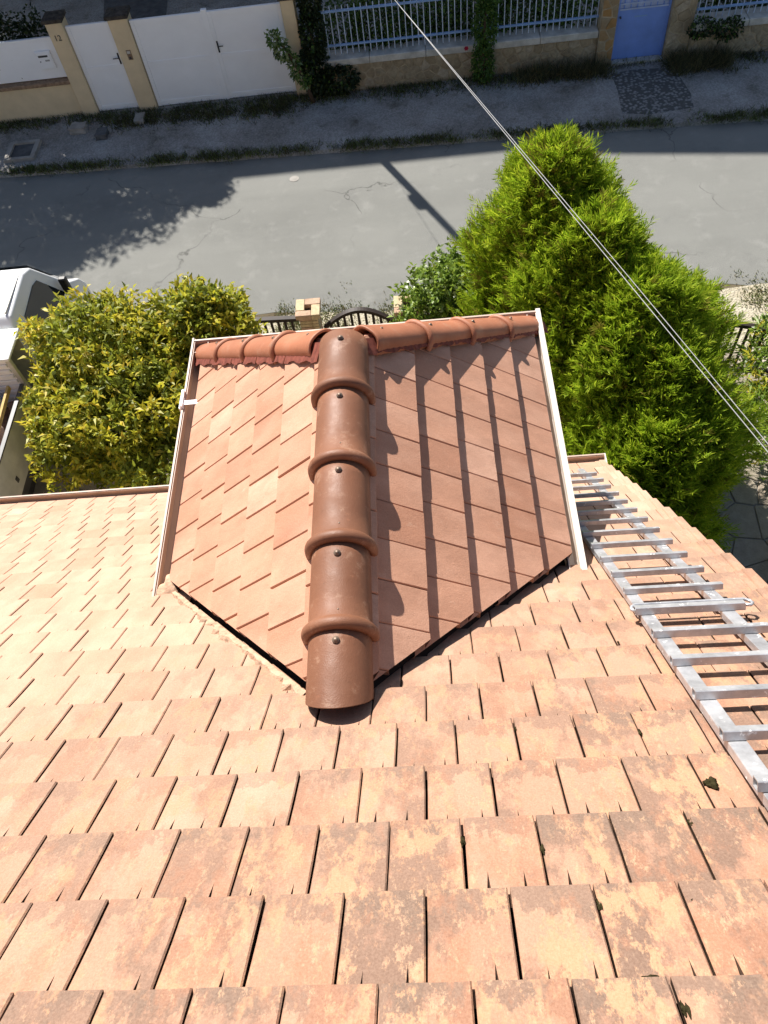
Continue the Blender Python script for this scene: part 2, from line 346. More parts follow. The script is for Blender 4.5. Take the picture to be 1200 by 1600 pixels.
# ------------------------------------------------------------------ the main roof: frame of its plane
P = 0.77217073; CP, SP, TP = math.cos(P), math.sin(P), math.tan(P)
U = 1.535066; NR = Vector((0, SP, CP)); DR = Vector((0, CP, -SP)); XR = Vector((1, 0, 0))
FOOT = Vector((0, 0, HC)) - NR * U
EXP, TW, S0, U0 = 0.316147, 0.23, 1.545021, -0.107374
def roofpt(u, s, h=0.0): return FOOT + XR * u + DR * s + NR * h
def zroof(y): return HC - U / CP - y * TP
XC, ZR, YA, YF = -0.482, 6.393, 0.99, 3.13            # dormer: ridge x, ridge height, rear end, hip apex
HW = 1.285                                            # half width of the dormer tiles
VERGE = 1.80

house = thing('tiled_house', 'house roofed in pale terracotta tiles with a hipped dormer, filling the foreground', 'house', (-2.5, 0.5, 0))
b = MB()
ya, yb, xl = -6.2, 4.62, -9.4
b.add([(xl, yb, 0), (1.62, yb, 0), (1.62, ya, 0), (xl, ya, 0), (xl, yb, zroof(yb) - 0.2), (1.62, yb, zroof(yb) - 0.2), (1.62, -0.8, zroof(-0.8) - 0.25), (xl, -0.8, zroof(-0.8) - 0.25), (1.62, ya, zroof(yb) - 0.2), (xl, ya, zroof(yb) - 0.2)],
      [(0, 1, 5, 4), (1, 2, 8, 6, 5), (2, 3, 9, 8), (3, 0, 4, 7, 9)])
b.build('wall', MAT['render_wall'], house)
b = MB()
q = [roofpt(xl, -0.9, -0.07), roofpt(VERGE - 0.03, -0.9, -0.07), roofpt(VERGE - 0.03, 8.16, -0.07), roofpt(xl, 8.16, -0.07)]
b.add(q + [v - NR * 0.05 for v in q], [(3, 2, 1, 0), (4, 5, 6, 7), (0, 1, 5, 4), (1, 2, 6, 5), (2, 3, 7, 6), (3, 0, 4, 7)])
roof = b.build('roof', MAT['underlay'], house); roof['label'] = 'broad weathered terracotta tile slope'
b = MB()
q0 = roofpt(0, -0.9, -0.05); 
b.add([(xl, q0.y, q0.z), (VERGE, q0.y, q0.z), (VERGE, ya - 0.3, zroof(yb)), (xl, ya - 0.3, zroof(yb))], [(0, 1, 2, 3)])
b.build('rear_roof', MAT['old_roof'], house)

def tile_mesh(name, w, e, mat, step=0.027, gap=0.007, thick=0.025, notch=True, seed=0, head=0.05, grime=None):
    """one flat interlocking tile in local coords: x across, y down the slope (0 = head line, e = tail), z out of the roof"""
    r = random.Random(seed); A = (w - gap) / 2; c = 0.0045
    def h(b): return -step * (1 - b / e)
    j = lambda s=0.0015: r.uniform(-s, s)
    b0 = -head
    nts = [(-w * 0.26, 0.011), (w * 0.27, 0.011)] if notch else []
    top = [(-A + c, b0)]; dips = []
    for x, hw in nts:
        if r.random() < 0.25: continue
        x += r.uniform(-.012, .012); hw *= r.uniform(.6, 1.1)
        tipb = r.uniform(0.055, 0.085); dips.append((len(top), x, tipb)); top += [(x - hw, b0), (x + j(0.003), tipb), (x + hw, b0)]
    top += [(A - c, b0), (A - c + j(), e * 0.5), (A - c - abs(j()), e - c), (w * 0.18, e - c + j()), (-w * 0.2, e - c + j()), (-A + c, e - c), (-A + c + j(), e * 0.5)]
    n = len(top); V = [Vector((x, y, h(y))) for x, y in top]; F = [tuple(range(n))]
    # chamfered rim and sides
    rim = []
    for i, (x, y) in enumerate(top):
        rx = x + (c if x > A - 2.5 * c else -c if x < -A + 2.5 * c else 0); ry = y + (c if y > e - 2.5 * c else 0)
        rim.append(Vector((rx, ry, h(ry) - c * 1.1)))
    body0 = n; V += rim; V += [Vector((v.x, v.y, h(v.y) - thick)) for v in rim]
    start = max([d[0] + 3 for d in dips]) if dips else 1
    idx = list(range(start, n)) + [0]
    for a, bb in zip(idx[:-1], idx[1:]):
        F.append((bb, a, n + a, n + bb)); F.append((n + bb, n + a, 2 * n + a, 2 * n + bb))
    DIPF = []
    for i, x, tb in dips:
        k = len(V); V.append(Vector((x, b0, h(b0) - 0.022))); DIPF += [len(F), len(F) + 1]; F.append((i, i + 1, k)[::-1]); F.append((i + 1, i + 2, k)[::-1])
    m = MB(); m.v = [tuple(v) for v in V]; m.f = F
    me = m.mesh(name, mat)
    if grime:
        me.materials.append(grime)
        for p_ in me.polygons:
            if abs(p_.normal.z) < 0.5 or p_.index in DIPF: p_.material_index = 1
    return me

def clip_mesh(me, M, planes, name):
    """copy of me, moved by M, cut by the planes [(point, outward normal)]; None when nothing is left"""
    bm = bmesh.new(); bm.from_mesh(me); bm.transform(M)
    for co, no in planes:
        if not bm.verts: break
        g = bm.verts[:] + bm.edges[:] + bm.faces[:]
        res = bmesh.ops.bisect_plane(bm, geom=g, plane_co=co, plane_no=no, clear_outer=True)
        ed = [x for x in res['geom_cut'] if isinstance(x, bmesh.types.BMEdge)]
        if ed:
            try: bmesh.ops.edgenet_fill(bm, edges=ed)
            except Exception: pass
    bm.transform(M.inverted())
    if len(bm.faces) == 0 or sum(f.calc_area() for f in bm.faces) < 0.002: bm.free(); return None
    out = bpy.data.meshes.new(name); bm.to_mesh(out); bm.free()
    for m in me.materials: out.materials.append(m)
    return out

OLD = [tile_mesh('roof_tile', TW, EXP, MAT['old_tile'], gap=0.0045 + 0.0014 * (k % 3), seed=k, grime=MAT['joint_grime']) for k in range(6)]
V45 = math.sqrt(0.5)
def vclip(x, y, off):
    """signed distance (plan) outside the dormer's valley lines; negative = inside the dormer"""
    return None
jobs = []
tr = random.Random(5)
def mat_main(u, s, h=0.0, yaw=0.0, roll=0.0):
    M = Matrix((( 1, 0, 0, 0), (0, DR.y, NR.y, 0), (0, DR.z, NR.z, 0), (0, 0, 0, 1)))
    M = Matrix.Translation(roofpt(u, s, h)) @ M @ Matrix.Rotation(yaw, 4, 'Z') @ Matrix.Rotation(roll, 4, 'X')
    # keep right-handed: x across, y down, z out gives det -1, so mirror x
    return M
for r_ in range(-3, 21):
    s = S0 + EXP * r_
    off = 0.5 * (r_ % 2)
    for j_ in range(-38, 10):
        uL = U0 + TW * (j_ + off); uc = uL + TW / 2
        if uL > 1.685 or uc < -9.2: continue
        y0 = roofpt(0, s).y; y1 = roofpt(0, s + EXP).y; ym = (y0 + y1) / 2
        dx = abs(uc - XC)
        # how far (in plan) the tile lies inside the dormer footprint: y - YA > dx and in front of the dormer: y < 4.45
        ins = (ym - YA) - dx
        half = 0.26
        under = dx < HW - 0.12
        if under and ins > 0.30: 
            if not (ym > 4.2): continue
            if ym < 4.45: continue
        if HW - 0.12 <= dx <= HW + 0.05 and ym > YA + HW + 0.2 and ym < 4.4: continue
        jobs.append((r_, uc, s, ins, under))
# visible box test to leave far unseen tiles in the joined part
def pix(p):
    d = Vector(p) - Vector((0, 0, HC)); x = sum(CR[i][0] * d[i] for i in range(3)); y = sum(CR[i][1] * d[i] for i in range(3)); z = sum(CR[i][2] * d[i] for i in range(3))
    return (600 + 1198.98 * x / z, 800 + 1198.98 * y / z, z)
ranked = []
for jb in jobs:
    c_ = roofpt(jb[1], jb[2] + EXP / 2); px, py, pz = pix(c_)
    vis = pz > 0.2 and -90 < px < 1290 and -90 < py < 1700
    ranked.append((0 if vis else 1, (c_ - Vector((0, 0, HC))).length, jb))
ranked.sort(key=lambda a: (a[0], a[1]))
rest_mb = MB(); count = 0
MIR = Matrix.Scale(-1, 4, Vector((1, 0, 0)))
for vis, dist, (r_, uc, s, ins, under) in ranked:
    me = OLD[tr.randrange(6)]
    M = mat_main(uc + tr.uniform(-0.0015, 0.0015), s + tr.uniform(-0.0018, 0.0018), tr.uniform(-0.001, 0.002), tr.uniform(-0.004, 0.004), tr.uniform(-0.003, 0.003))
    planes = []
    if abs(ins) <= 0.45 and under:
        sg = 1 if uc > XC else -1
        # keep what lies up to 9 cm inside the valley line (it runs under the dormer's edge)
        planes.append((Vector((XC, YA + (0.20 if sg > 0 else 0.03), 0)), Vector((-sg * V45, V45, 0))))
    if uc + TW / 2 > 1.69: planes.append((Vector((1.692, 0, 0)), Vector((1, 0, 0))))
    if planes:
        me2 = clip_mesh(me, M, planes, 'roof_tile')
        if me2 is None: continue
        me = me2
    if count < 300 and vis == 0:
        place('roof_tile', me, roof, M); count += 1
    else:
        co = [M @ v.co for v in me.vertices]; rest_mb.add(co, [tuple(p.vertices) for p in me.polygons])
stuff(rest_mb.build('roof_tile', MAT['old_tile_joined'], roof))

# verge tiles along the right-hand edge, each with its hanging side skirt
vm = MB()
w0, w1, e_ = 1.694, VERGE, EXP
def verge_mesh(seed):
    r = random.Random(seed); m = MB(); hw = 0.054; c = 0.005
    def h(bb): return 0.006 - 0.036 * (1 - bb / e_)
    y0, y1 = -0.05, e_ + 0.004
    prof = [(-hw, -0.03), (-hw, -c), (-hw + c, 0), (-0.012, 0), (-0.006, 0.010), (0.010, 0.010), (hw - c, 0.008), (hw, 0.002), (hw, -0.115), (hw - 0.016, -0.115), (hw - 0.016, -0.03)]
    n = len(prof); vs = [(x + r.uniform(-.001, .001), y, z + h(y)) for y in (y0, y1 - c, y1) for x, z in prof]
    vs = [(x, y, z if i < 2 * n else z - 0.004) for i, (x, y, z) in enumerate(vs)]
    fs = [(a * n + k, a * n + (k + 1) % n, (a + 1) * n + (k + 1) % n, (a + 1) * n + k) for a in range(2) for k in range(n)] + [tuple(range(n)), tuple(range(3 * n - 1, 2 * n - 1, -1))]
    return m.add(vs, fs).mesh('verge_tile', MAT['old_tile'])
VG = [verge_mesh(k) for k in range(3)]
for r_ in range(-4, 21):
    place('verge_tile', VG[r_ % 3], roof, mat_main((w0 + w1) / 2 + tr.uniform(-0.004, 0.004), S0 + EXP * r_, 0.0, tr.uniform(-0.008, 0.008)))

# eaves gutter of the main roof: an open trough along the eave
def trough(mb, a, b_, out, wdt=0.12, dep=0.085, th=0.006, lip=0.012):
    """U-shaped gutter from a to b_; out = horizontal unit vector away from the roof; a,b_ at the rear top edge"""
    a, b_, out = Vector(a), Vector(b_), Vector(out); zz = Vector((0, 0, 1))
    pr = [(0, 0.01), (0, -dep * 0.6), (wdt * 0.18, -dep), (wdt * 0.75, -dep), (wdt, -dep * 0.6), (wdt, 0.0), (wdt + lip, 0.002), (wdt + lip, 0.016), (wdt - th, 0.016), (wdt - th, -dep * 0.55), (wdt * 0.72, -dep + th), (wdt * 0.2, -dep + th), (th, -dep * 0.55), (th, 0.01)]
    n = len(pr); vs = [p + out * x + zz * z for p in (a, b_) for x, z in pr]
    mb.add(vs, [(k, (k + 1) % n, n + (k + 1) % n, n + k) for k in range(n)] + [tuple(range(n - 1, -1, -1)), tuple(range(n, 2 * n))])
ev = roofpt(0, 8.13, -0.05)
gm = MB(); trough(gm, (xl, ev.y, ev.z + 0.02), (VERGE - 0.005, ev.y, ev.z + 0.02), (0, 1, 0), 0.125, 0.095)
gut = gm.build('gutter', MAT['gutter_sand'], house)
gm = MB(); gm.bbox(xl, VERGE + 0.004, ev.y + 0.128, ev.y + 0.143, ev.z + 0.0365, ev.z + 0.044); gm.build('rim', MAT['gutter_rim'], gut)
gm = MB(); gm.bbox(VERGE - 0.004, VERGE + 0.008, ev.y - 0.004, ev.y + 0.143, ev.z - 0.076, ev.z + 0.046); gm.build('end_cap', MAT['gutter_pale'], gut)

# ------------------------------------------------------------------ the dormer
ZE = ZR - HW * TP; YE = YF + HW
b = MB(); wx = HW - 0.16; wy = YF + HW - 0.16
zt = ZE + 0.03
b.add([(XC - wx, wy, zroof(wy) - 0.1), (XC + wx, wy, zroof(wy) - 0.1), (XC + wx, wy, zt), (XC - wx, wy, zt), (XC - wx, YA + wx - 0.2, zt - 0.1), (XC + wx, YA + wx - 0.2, zt - 0.1)],
      [(0, 1, 2, 3), (0, 3, 4), (1, 5, 2)])
b.build('dormer_wall', MAT['render_wall'], house)
b = MB(); dz = -0.085
def dpt(x, y, d=dz): return Vector((x, y, ZR - max(abs(x - XC), y - YF) * TP + d))
apex = Vector((XC, YF, ZR + dz)); rear = Vector((XC, YA + 0.02, ZR + dz))
fl, fr = dpt(XC - HW + .02, YE - .02), dpt(XC + HW - .02, YE - .02); rl, rr_ = dpt(XC - HW + .02, YA + HW - .02 + .06), dpt(XC + HW - .02, YA + HW - .02 + .06)
b.add([rear, apex, fl, fr, rl, rr_], [(0, 1, 2, 4), (1, 0, 5, 3), (1, 3, 2)])
dormer = b.build('dormer_roof', MAT['underlay'], house); dormer['label'] = 'hipped dormer roof in clean terracotta tiles'

NEWT = [tile_mesh('dormer_tile', TW, EXP, MAT['new_tile'], step=0.054, gap=0.0035, thick=0.050, notch=False, seed=20 + k) for k in range(4)]
NEWL = [tile_mesh('dormer_tile', TW, EXP, MAT['new_tile'], step=0.030, gap=0.0065, thick=0.027, notch=False, seed=30 + k) for k in range(4)]
LIFT = 0.035
D0 = HW / CP - 6 * EXP
for sg in (-1, 1):
    dd = Vector((sg * CP, 0, -SP)); nn = Vector((sg * SP, 0, CP)); aa = Vector((0, 1, 0))
    Mb = Matrix(((aa.x, dd.x, nn.x, 0), (aa.y, dd.y, nn.y, 0), (aa.z, dd.z, nn.z, 0), (0, 0, 0, 1)))
    for k in range(-1, 6):
        d = D0 + EXP * k
        for j in range(0, 19):
            yc = 0.80 + TW * (j + 0.5 * (k % 2)) + (0.06 if sg < 0 else 0.0)
            pm = Vector((XC, yc, ZR)) + dd * (d + EXP / 2)
            dxm = abs(pm.x - XC)
            if yc < YA + dxm - 0.3 or yc > YF + dxm + 0.32: continue
            M = Matrix.Translation(Vector((XC, yc + tr.uniform(-.001, .001), ZR)) + dd * (d + tr.uniform(-.002, .002)) + nn * (LIFT + tr.uniform(-.0015, .002))) @ Mb @ Matrix.Rotation(tr.uniform(-.004, .004), 4, 'Z')
            planes = []
            if yc < YA + dxm + 0.36: planes.append((Vector((XC, YA + (0.065 if sg > 0 else 0.055), 0)), Vector((sg * V45, -V45, 0))))
            if yc > YF + dxm - 0.36: planes.append((Vector((XC, YF - 0.0, 0)), Vector((-sg * V45, V45, 0))))
            if k == -1 or k == 0: planes.append((Vector((XC + sg * 0.012, 0, 0)), Vector((-sg, 0, 0))))
            me = (NEWT if sg > 0 else NEWL)[tr.randrange(4)]
            if planes:
                me = clip_mesh(me, M, planes, 'dormer_tile')
                if me is None: continue
            place('dormer_tile', me, dormer, M)
# hipped front face
dd = Vector((0, CP, -SP)); nn = Vector((0, SP, CP)); aa = Vector((1, 0, 0))
Mb = Matrix(((aa.x, dd.x, nn.x, 0), (aa.y, dd.y, nn.y, 0), (aa.z, dd.z, nn.z, 0), (0, 0, 0, 1)))
for k in range(0, 6):
    d = D0 + EXP * k
    for j in range(-7, 8):
        xc = XC + TW * (j + 0.5 * (k % 2)); ym = YF + (d + EXP / 2) * CP
        if abs(xc - XC) > ym - YF + 0.3: continue
        M = Matrix.Translation(Vector((xc, YF, ZR)) + dd * d + nn * LIFT) @ Mb
        planes = [(Vector((XC, YF, 0)), Vector((V45, -V45, 0))), (Vector((XC, YF, 0)), Vector((-V45, -V45, 0)))]
        me = clip_mesh(NEWT[0], M, planes, 'dormer_tile')
        if me: place('dormer_tile', me, dormer, M)

# half-round cap tiles with a thick collar at the lap
def cap_tile(name, L, r0, r1, hgt, mat, collar=0.031, cl=0.064, flat=0.0, seg=18, bow=0.0):
    """runs along +y from 0 to L; collar at y = 0..cl; cross-section a half ellipse with short legs, x half-width r, height hgt"""
    m = MB(); th = 0.013
    def arc(y, r, h, leg):
        pts = [(-r, y, -leg)]
        for i in range(seg + 1):
            a = math.pi * (1 - i / seg); ca, sa = math.cos(a), math.sin(a)
            if flat: ca = math.copysign(abs(ca) ** (1 - flat * .35), ca); sa = sa ** (1 - flat * 0.3) if sa > 0 else 0
            pts.append((r * ca, y, h * sa))
        pts.append((r, y, -leg)); return pts
    leg = 0.03
    rows = []
    prof = [(0.0, 0.30), (0.004, 0.52), (cl * 0.14, 0.80), (cl * 0.32, 0.97), (cl * 0.5, 1.0), (cl * 0.7, 0.9), (cl * 0.87, 0.62), (cl, 0.25), (cl * 1.12, 0.03)]
    for y, k in prof: rows.append(arc(y, r0 + collar * k, hgt + collar * k, leg + collar * 0.2 * k))
    for i in range(1, 5): rows.append(arc(cl + (L - cl) * i / 4, r0 + (r1 - r0) * i / 4, hgt * (1 + (r1 / r0 - 1) * i / 4), leg))
    rows.append([(x * 0.93, y - 0.002, z - th if z > 0 else z) for x, y, z in rows[-1]])          # thickness at the far end
    rows.append([(x * 0.93, 0.06, z - th if z > 0 else z) for x, y, z in arc(0, r0, hgt, leg)])
    rows.append([(x * 0.93, 0.0, z - th if z > 0 else z) for x, y, z in arc(0, r0, hgt, leg)])
    n = len(rows[0]); vs = [p for row in rows for p in row]; fs = []
    R_ = len(rows)
    if bow: vs = [(x, y + bow * (1 - max(0.0, z) / hgt) * max(0, 1 - y / 0.2), z) for x, y, z in vs]
    for i in range(R_):
        k2 = (i + 1) % R_
        for k in range(n - 1): fs.append((i * n + k, k2 * n + k, k2 * n + k + 1, i * n + k + 1))
    m.add(vs, fs); me = m.mesh(name, mat, True)
    return me

# ridge: five tiles, the collar of each sits on the next one towards the main roof
ZB = ZR - 0.095
ys = [YA + 0.018, 1.36, 1.80, 2.27, 2.755, 3.185]
for i in range(5):
    L = ys[i + 1] - ys[i] + (0.05 if i < 4 else 0.0)
    if i == 0:
        me = cap_tile('ridge_tile', L, 0.146, 0.142, 0.142, MAT['ridge_clay'], collar=0.0, bow=0.085)
    else:
        me = cap_tile('ridge_tile', L, 0.146, 0.140, 0.142, MAT['ridge_clay'])
    place('ridge_tile', me, dormer, Matrix.Translation((XC + 0.002, ys[i], ZB + 0.01 + (0.002 if i else 0))) @ Matrix.Rotation(tr.uniform(-.006, .006), 4, 'Z'))
def screw_mesh():
    m = MB(); n = 10
    rows = [(0.017, 0.0), (0.017, 0.003), (0.010, 0.004), (0.010, 0.008), (0.006, 0.012)]
    vs = [(r * math.cos(2 * math.pi * k / n), r * math.sin(2 * math.pi * k / n), z) for r, z in rows for k in range(n)]
    fs = [(i * n + k, i * n + (k + 1) % n, (i + 1) * n + (k + 1) % n, (i + 1) * n + k) for i in range(len(rows) - 1) for k in range(n)] + [tuple(range((len(rows) - 1) * n, len(rows) * n))]
    return m.add(vs, fs).mesh('screw', MAT['screw_metal'], True)
SCR = screw_mesh()
for yy, k in ((1.31, 1), (1.74, 1), (2.21, 1), (2.69, 1), (3.11, 1)):
    place('screw', SCR, dormer, Matrix.Translation((XC + 0.004, yy, ZB + 0.152)))
for yy in (1.455, 1.90, 2.375):
    place('screw', SCR, dormer, Matrix.Translation((XC + 0.012, yy, ZB + 0.150)) @ Matrix.Scale(0.45, 4))

# hips: four tiles on each side, over a strip of red pleated flashing
HL = HW * math.sqrt(2 + TP * TP)
for sg in (-1, 1):
    ax = Vector((sg, 1, -TP)).normalized()
    out = Vector((0, 0, 1)) - ax * ax.z; out.normalize(); side = ax.cross(out)
    Mh = Matrix(((side.x, ax.x, out.x, 0), (side.y, ax.y, out.y, 0), (side.z, ax.z, out.z, 0), (0, 0, 0, 1)))
    stops = [0.21, 0.71, 1.22, 1.74, HL + 0.06]
    for i in range(4):
        # the collar lies at the upper end of each lower tile's joint
        L = stops[i + 1] - stops[i] + 0.02
        me = cap_tile('hip_tile', L, 0.108, 0.100, 0.082, MAT['hip_clay'], collar=0.020 if i else 0.004, cl=0.05, flat=0.5 if sg > 0 else 0.2)
        # tiles lap downwards: collar faces up the hip, so the tile runs down from it
        base = Vector((XC, YF, ZR)) + ax * stops[i]
        place('hip_tile', me, dormer, Matrix.Translation(base + out * (-0.022 + 0.004 * (3 - i))) @ Mh)
        c_ = Vector((XC, YF, ZR)) + ax * (stops[i] + 0.12) + out * 0.068
        place('screw', SCR, dormer, Matrix.Translation(c_) @ Mh @ Matrix.Rotation(R(-90), 4, 'X') @ Matrix.Rotation(R(90), 4, 'X') @ Matrix.Scale(0.8, 4))
    # flashing: pleated ribbons, one per tile, on the face towards the camera
    fd = Vector((sg * CP, 0, -SP)); fn = Vector((sg * SP, 0, CP))
    for i in range(5):
        t0 = 0.12 + i * 0.445; t1 = t0 + 0.44; m = MB(); n = 22; vs = []; rl_ = random.Random(i + 9 * sg)
        for a in range(n + 1):
            t_ = t0 + (t1 - t0) * a / n; c_ = Vector((XC, YF, ZR)) + ax * t_
            wv = 0.003 * math.sin(a * 2.2)
            for q_, hh in ((0.02, 0.055), (0.095, 0.046), (0.136 + 0.008 * math.sin(a * .7 + i) + rl_.uniform(-.003, .003) - (0.02 if sg > 0 else 0), 0.041)):
                # perpendicular to the hip, in the face plane, towards the camera side
                perp = (Vector((0, -1, 0)) - ax * Vector((0, -1, 0)).dot(ax)); perp = (perp - fn * perp.dot(fn)).normalized()
                vs.append(c_ + perp * q_ + fn * (hh + wv * (q_ / 0.15)))
        fs = [(a * 3 + k, a * 3 + k + 1, a * 3 + k + 4, a * 3 + k + 3) for a in range(n) for k in range(2)]
        m.add(vs, fs).build('flashing', MAT['flashing_red'], dormer)

# gutters of the dormer
zg = ZE + 0.005
for sg in (-1, 1):
    m = MB(); xo = XC + sg * (HW - 0.012)
    trough(m, (xo, YA + HW - 0.03, zg), (xo, YE + 0.13, zg), (sg, 0, 0), 0.115 if sg < 0 else 0.075, 0.085)
    g = m.build('side_gutter', MAT['gutter_sand' if sg < 0 else 'gutter_pale'], dormer)
m = MB(); trough(m, (XC - HW - 0.1, YE - 0.012, zg - 0.002), (XC + HW + 0.075, YE - 0.012, zg - 0.002), (0, 1, 0), 0.115, 0.085); m.build('front_gutter', MAT['gutter_sand'], dormer)
for sg in (-1, 1):
    m = MB(); xo = XC + sg * (HW + (0.113 if sg < 0 else 0.078)); w_ = 0.014 if sg < 0 else 0.034
    m.bbox(min(xo - w_ / 2, xo + w_ / 2), max(xo - w_ / 2, xo + w_ / 2), YA + HW - 0.07, YE + 0.135, zg + 0.012, zg + 0.026)
    m.build('gutter_edge', MAT['gutter_pale' if sg > 0 else 'gutter_rim'], dormer)
m = MB(); m.bbox(XC - HW - 0.12, XC + HW + 0.09, YE + 0.104, YE + 0.118, zg + 0.012, zg + 0.022); m.build('gutter_edge', MAT['gutter_rim'], dormer)
# white joint bracket on the left gutter
m = MB(); yb_ = 3.86; xo = XC - HW
m.bbox(xo - 0.14, xo - 0.105, yb_ - 0.05, yb_ + 0.05, zg - 0.09, zg + 0.03); m.bbox(xo - 0.13, xo + 0.005, yb_ - 0.02, yb_ + 0.02, zg + 0.028, zg + 0.034); m.bbox(xo - 0.13, xo - 0.11, yb_ - 0.045, yb_ + 0.12, zg + 0.03, zg + 0.05)
m.build('gutter_bracket', MAT['white_paint'], dormer)

# mortar along the left valley and under the ridge end
m = MB(); n = 46; rl_ = random.Random(3)
rows = []
for i in range(n + 1):
    f_ = i / n; t_ = 0.16 + f_ * (HW + 0.02 - 0.16)
    c_ = Vector((XC - t_, YA + t_, 0)); pr = Vector((-V45, -V45, 0))
    w_ = 0.012 + 0.025 * rl_.random() + (0.03 if rl_.random() < .15 else 0); row = []
    for q_, h_ in ((-0.022 + rl_.uniform(-.012, .012), -0.02), (-0.008, 0.004 + rl_.uniform(0, .010)), (w_ * 0.6, 0.002 + rl_.uniform(0, .008)), (w_, -0.03)):
        p_ = c_ + pr * q_; row.append(Vector((p_.x, p_.y, zroof(p_.y))) + NR * h_)
    rows.append(row)
m.add([v for r_ in rows for v in r_], [(i * 4 + k, i * 4 + k + 1, (i + 1) * 4 + k + 1, (i + 1) * 4 + k) for i in range(n) for k in range(3)])
o = m.build('valley_mortar', MAT['mortar'], roof); o['label'] = 'crumbling cream mortar along the left valley'
m = MB(); bm = bmesh.new(); bmesh.ops.create_icosphere(bm, subdivisions=3, radius=1)
for v in bm.verts:
    v.co = Vector((v.co.x * 0.085, v.co.y * 0.10, v.co.z * 0.05)) * (1 + 0.25 * math.sin(v.co.x * 5 + v.co.y * 3)); v.co += roofpt(XC - HW - 0.02, (YA + HW + 0.02 - FOOT.y) / DR.y, 0.0)
m.frombm(bm); m.build('mortar_lump', MAT['mortar'], roof, True)
# dark lead lining in both valleys
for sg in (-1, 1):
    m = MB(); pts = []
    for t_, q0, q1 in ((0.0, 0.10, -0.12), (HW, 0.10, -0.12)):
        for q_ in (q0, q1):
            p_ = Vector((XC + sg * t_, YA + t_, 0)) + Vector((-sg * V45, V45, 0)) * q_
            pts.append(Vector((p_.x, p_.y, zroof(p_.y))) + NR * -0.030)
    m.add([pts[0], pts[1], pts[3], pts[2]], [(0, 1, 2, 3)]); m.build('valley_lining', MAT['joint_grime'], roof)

# dark moss clumps growing in the joints of the old tiles (they came away with a finger)
def moss(u, s, rx, ry, label):
    bm = bmesh.new(); bmesh.ops.create_icosphere(bm, subdivisions=3, radius=1); rl = random.Random(int(u * 999 + s * 77))
    ph = [rl.uniform(0, 6) for _ in range(4)]
    Mo = Matrix(((1, 0, 0), (0, DR.y, NR.y), (0, DR.z, NR.z)))
    for v in bm.verts:
        k = 1 + 0.15 * math.sin(v.co.x * 5 + ph[0]) + 0.15 * math.sin(v.co.y * 6 + ph[1]) + 0.10 * math.sin(v.co.z * 9 + v.co.x * 11 + ph[2]) + rl.uniform(-.2, .16)
        v.co = Mo @ Vector((v.co.x * rx * k, v.co.y * ry * k, v.co.z * min(rx, ry) * 0.7 * k))
        v.co += roofpt(u, s, -0.012)
    m = MB().frombm(bm); o = m.build('moss_clump', MAT['moss'], None, True)
    return tag(o, label, 'moss', 'moss clumps in the tile joints')
def image_to_roof(px, py):
    d = Vector((px - 600, py - 800, 1198.98)); d = Vector([sum(CR[i][k] * d[k] for k in range(3)) for i in range(3)])
    t_ = -U / NR.dot(d); p_ = d * t_; return p_.x, p_.dot(DR)
for px, py, rx, ry, lab in ((1112, 1219, .022, .026, 'largest dark moss clump, left of the ladder foot near the right edge'),
        (1080, 1280, .010, .020, 'small dark moss clump in a joint just below the ladder side rail'),
        (1078, 1398, .009, .022, 'moss clump at a joint near the bottom right corner'),
        (722, 1310, .008, .022, 'moss clump in the joint right of the picture centre, third tile row from bottom'),
        (848, 1322, .007, .020, 'thin moss clump one joint left of the stained tile, third row from bottom'),
        (938, 1408, .008, .028, 'moss streak in a joint of the second tile row from bottom, right half'),
        (806, 1135, .007, .016, 'little moss clump in the joint two tile rows below the right dormer valley'),
        (1000, 1140, .007, .022, 'narrow moss streak in a joint left of the ladder rail, mid height'),
        (1018, 1522, .022, .007, 'flat moss strip along a tile edge at the bottom right'),
        (1072, 1570, .010, .030, 'moss streak at the very bottom edge, right corner'),
        (966, 1000, .006, .012, 'tiny moss clump beside the ladder coupling')):
    u_, s_ = image_to_roof(px, py); moss(u_, s_, rx, ry, lab)

# ------------------------------------------------------------------ roof ladder
lad = thing('roof_ladder', 'paint-spattered aluminium roof ladder lying on the tiles right of the dormer', 'ladder', tuple(roofpt(1.2, 8.0, 0)))
def lad_box(name, ua, sa, ub, sb, wdt, h0, h1, mat='aluminium', bev=0.003):
    """bar in the roof plane from (ua,sa) to (ub,sb)"""
    a = roofpt(ua, sa, 0); c = roofpt(ub, sb, 0); d = (c - a).normalized(); sd_ = NR.cross(d)
    m = MB(); pr = [(-wdt / 2, h0 + bev), (-wdt / 2 + bev, h0), (wdt / 2 - bev, h0), (wdt / 2, h0 + bev), (wdt / 2, h1 - bev), (wdt / 2 - bev, h1), (-wdt / 2 + bev, h1), (-wdt / 2, h1 - bev)]
    n = len(pr); vs = [p_ + sd_ * x + NR * z for p_ in (a, c) for x, z in pr]
    m.add(vs, [(k, (k + 1) % n, n + (k + 1) % n, n + k) for k in range(n)])
    # hollow section ends
    k0 = len(m.v); pi = [(x * 0.78, h0 + (h1 - h0) * (0.11 + 0.78 * (z - h0) / (h1 - h0))) for x, z in pr]
    for end, p_ in ((0, a + d * 0.0), (1, c)):
        q0_ = len(m.v); sgn = 1 if end == 0 else -1
        m.v += [tuple(p_ + sd_ * x + NR * z) for x, z in pi]; m.v += [tuple(p_ + d * sgn * 0.05 + sd_ * x + NR * z) for x, z in pi]
        for k in range(n):
            k2 = (k + 1) % n; m.f.append((end * n + k, end * n + k2, q0_ + k2, q0_ + k)); m.f.append((q0_ + k, q0_ + k2, q0_ + n + k2, q0_ + n + k))
        m.f.append(tuple(q0_ + n + k for k in range(n)))
    return m.build(name, MAT[mat], lad)
SJ = 3.70
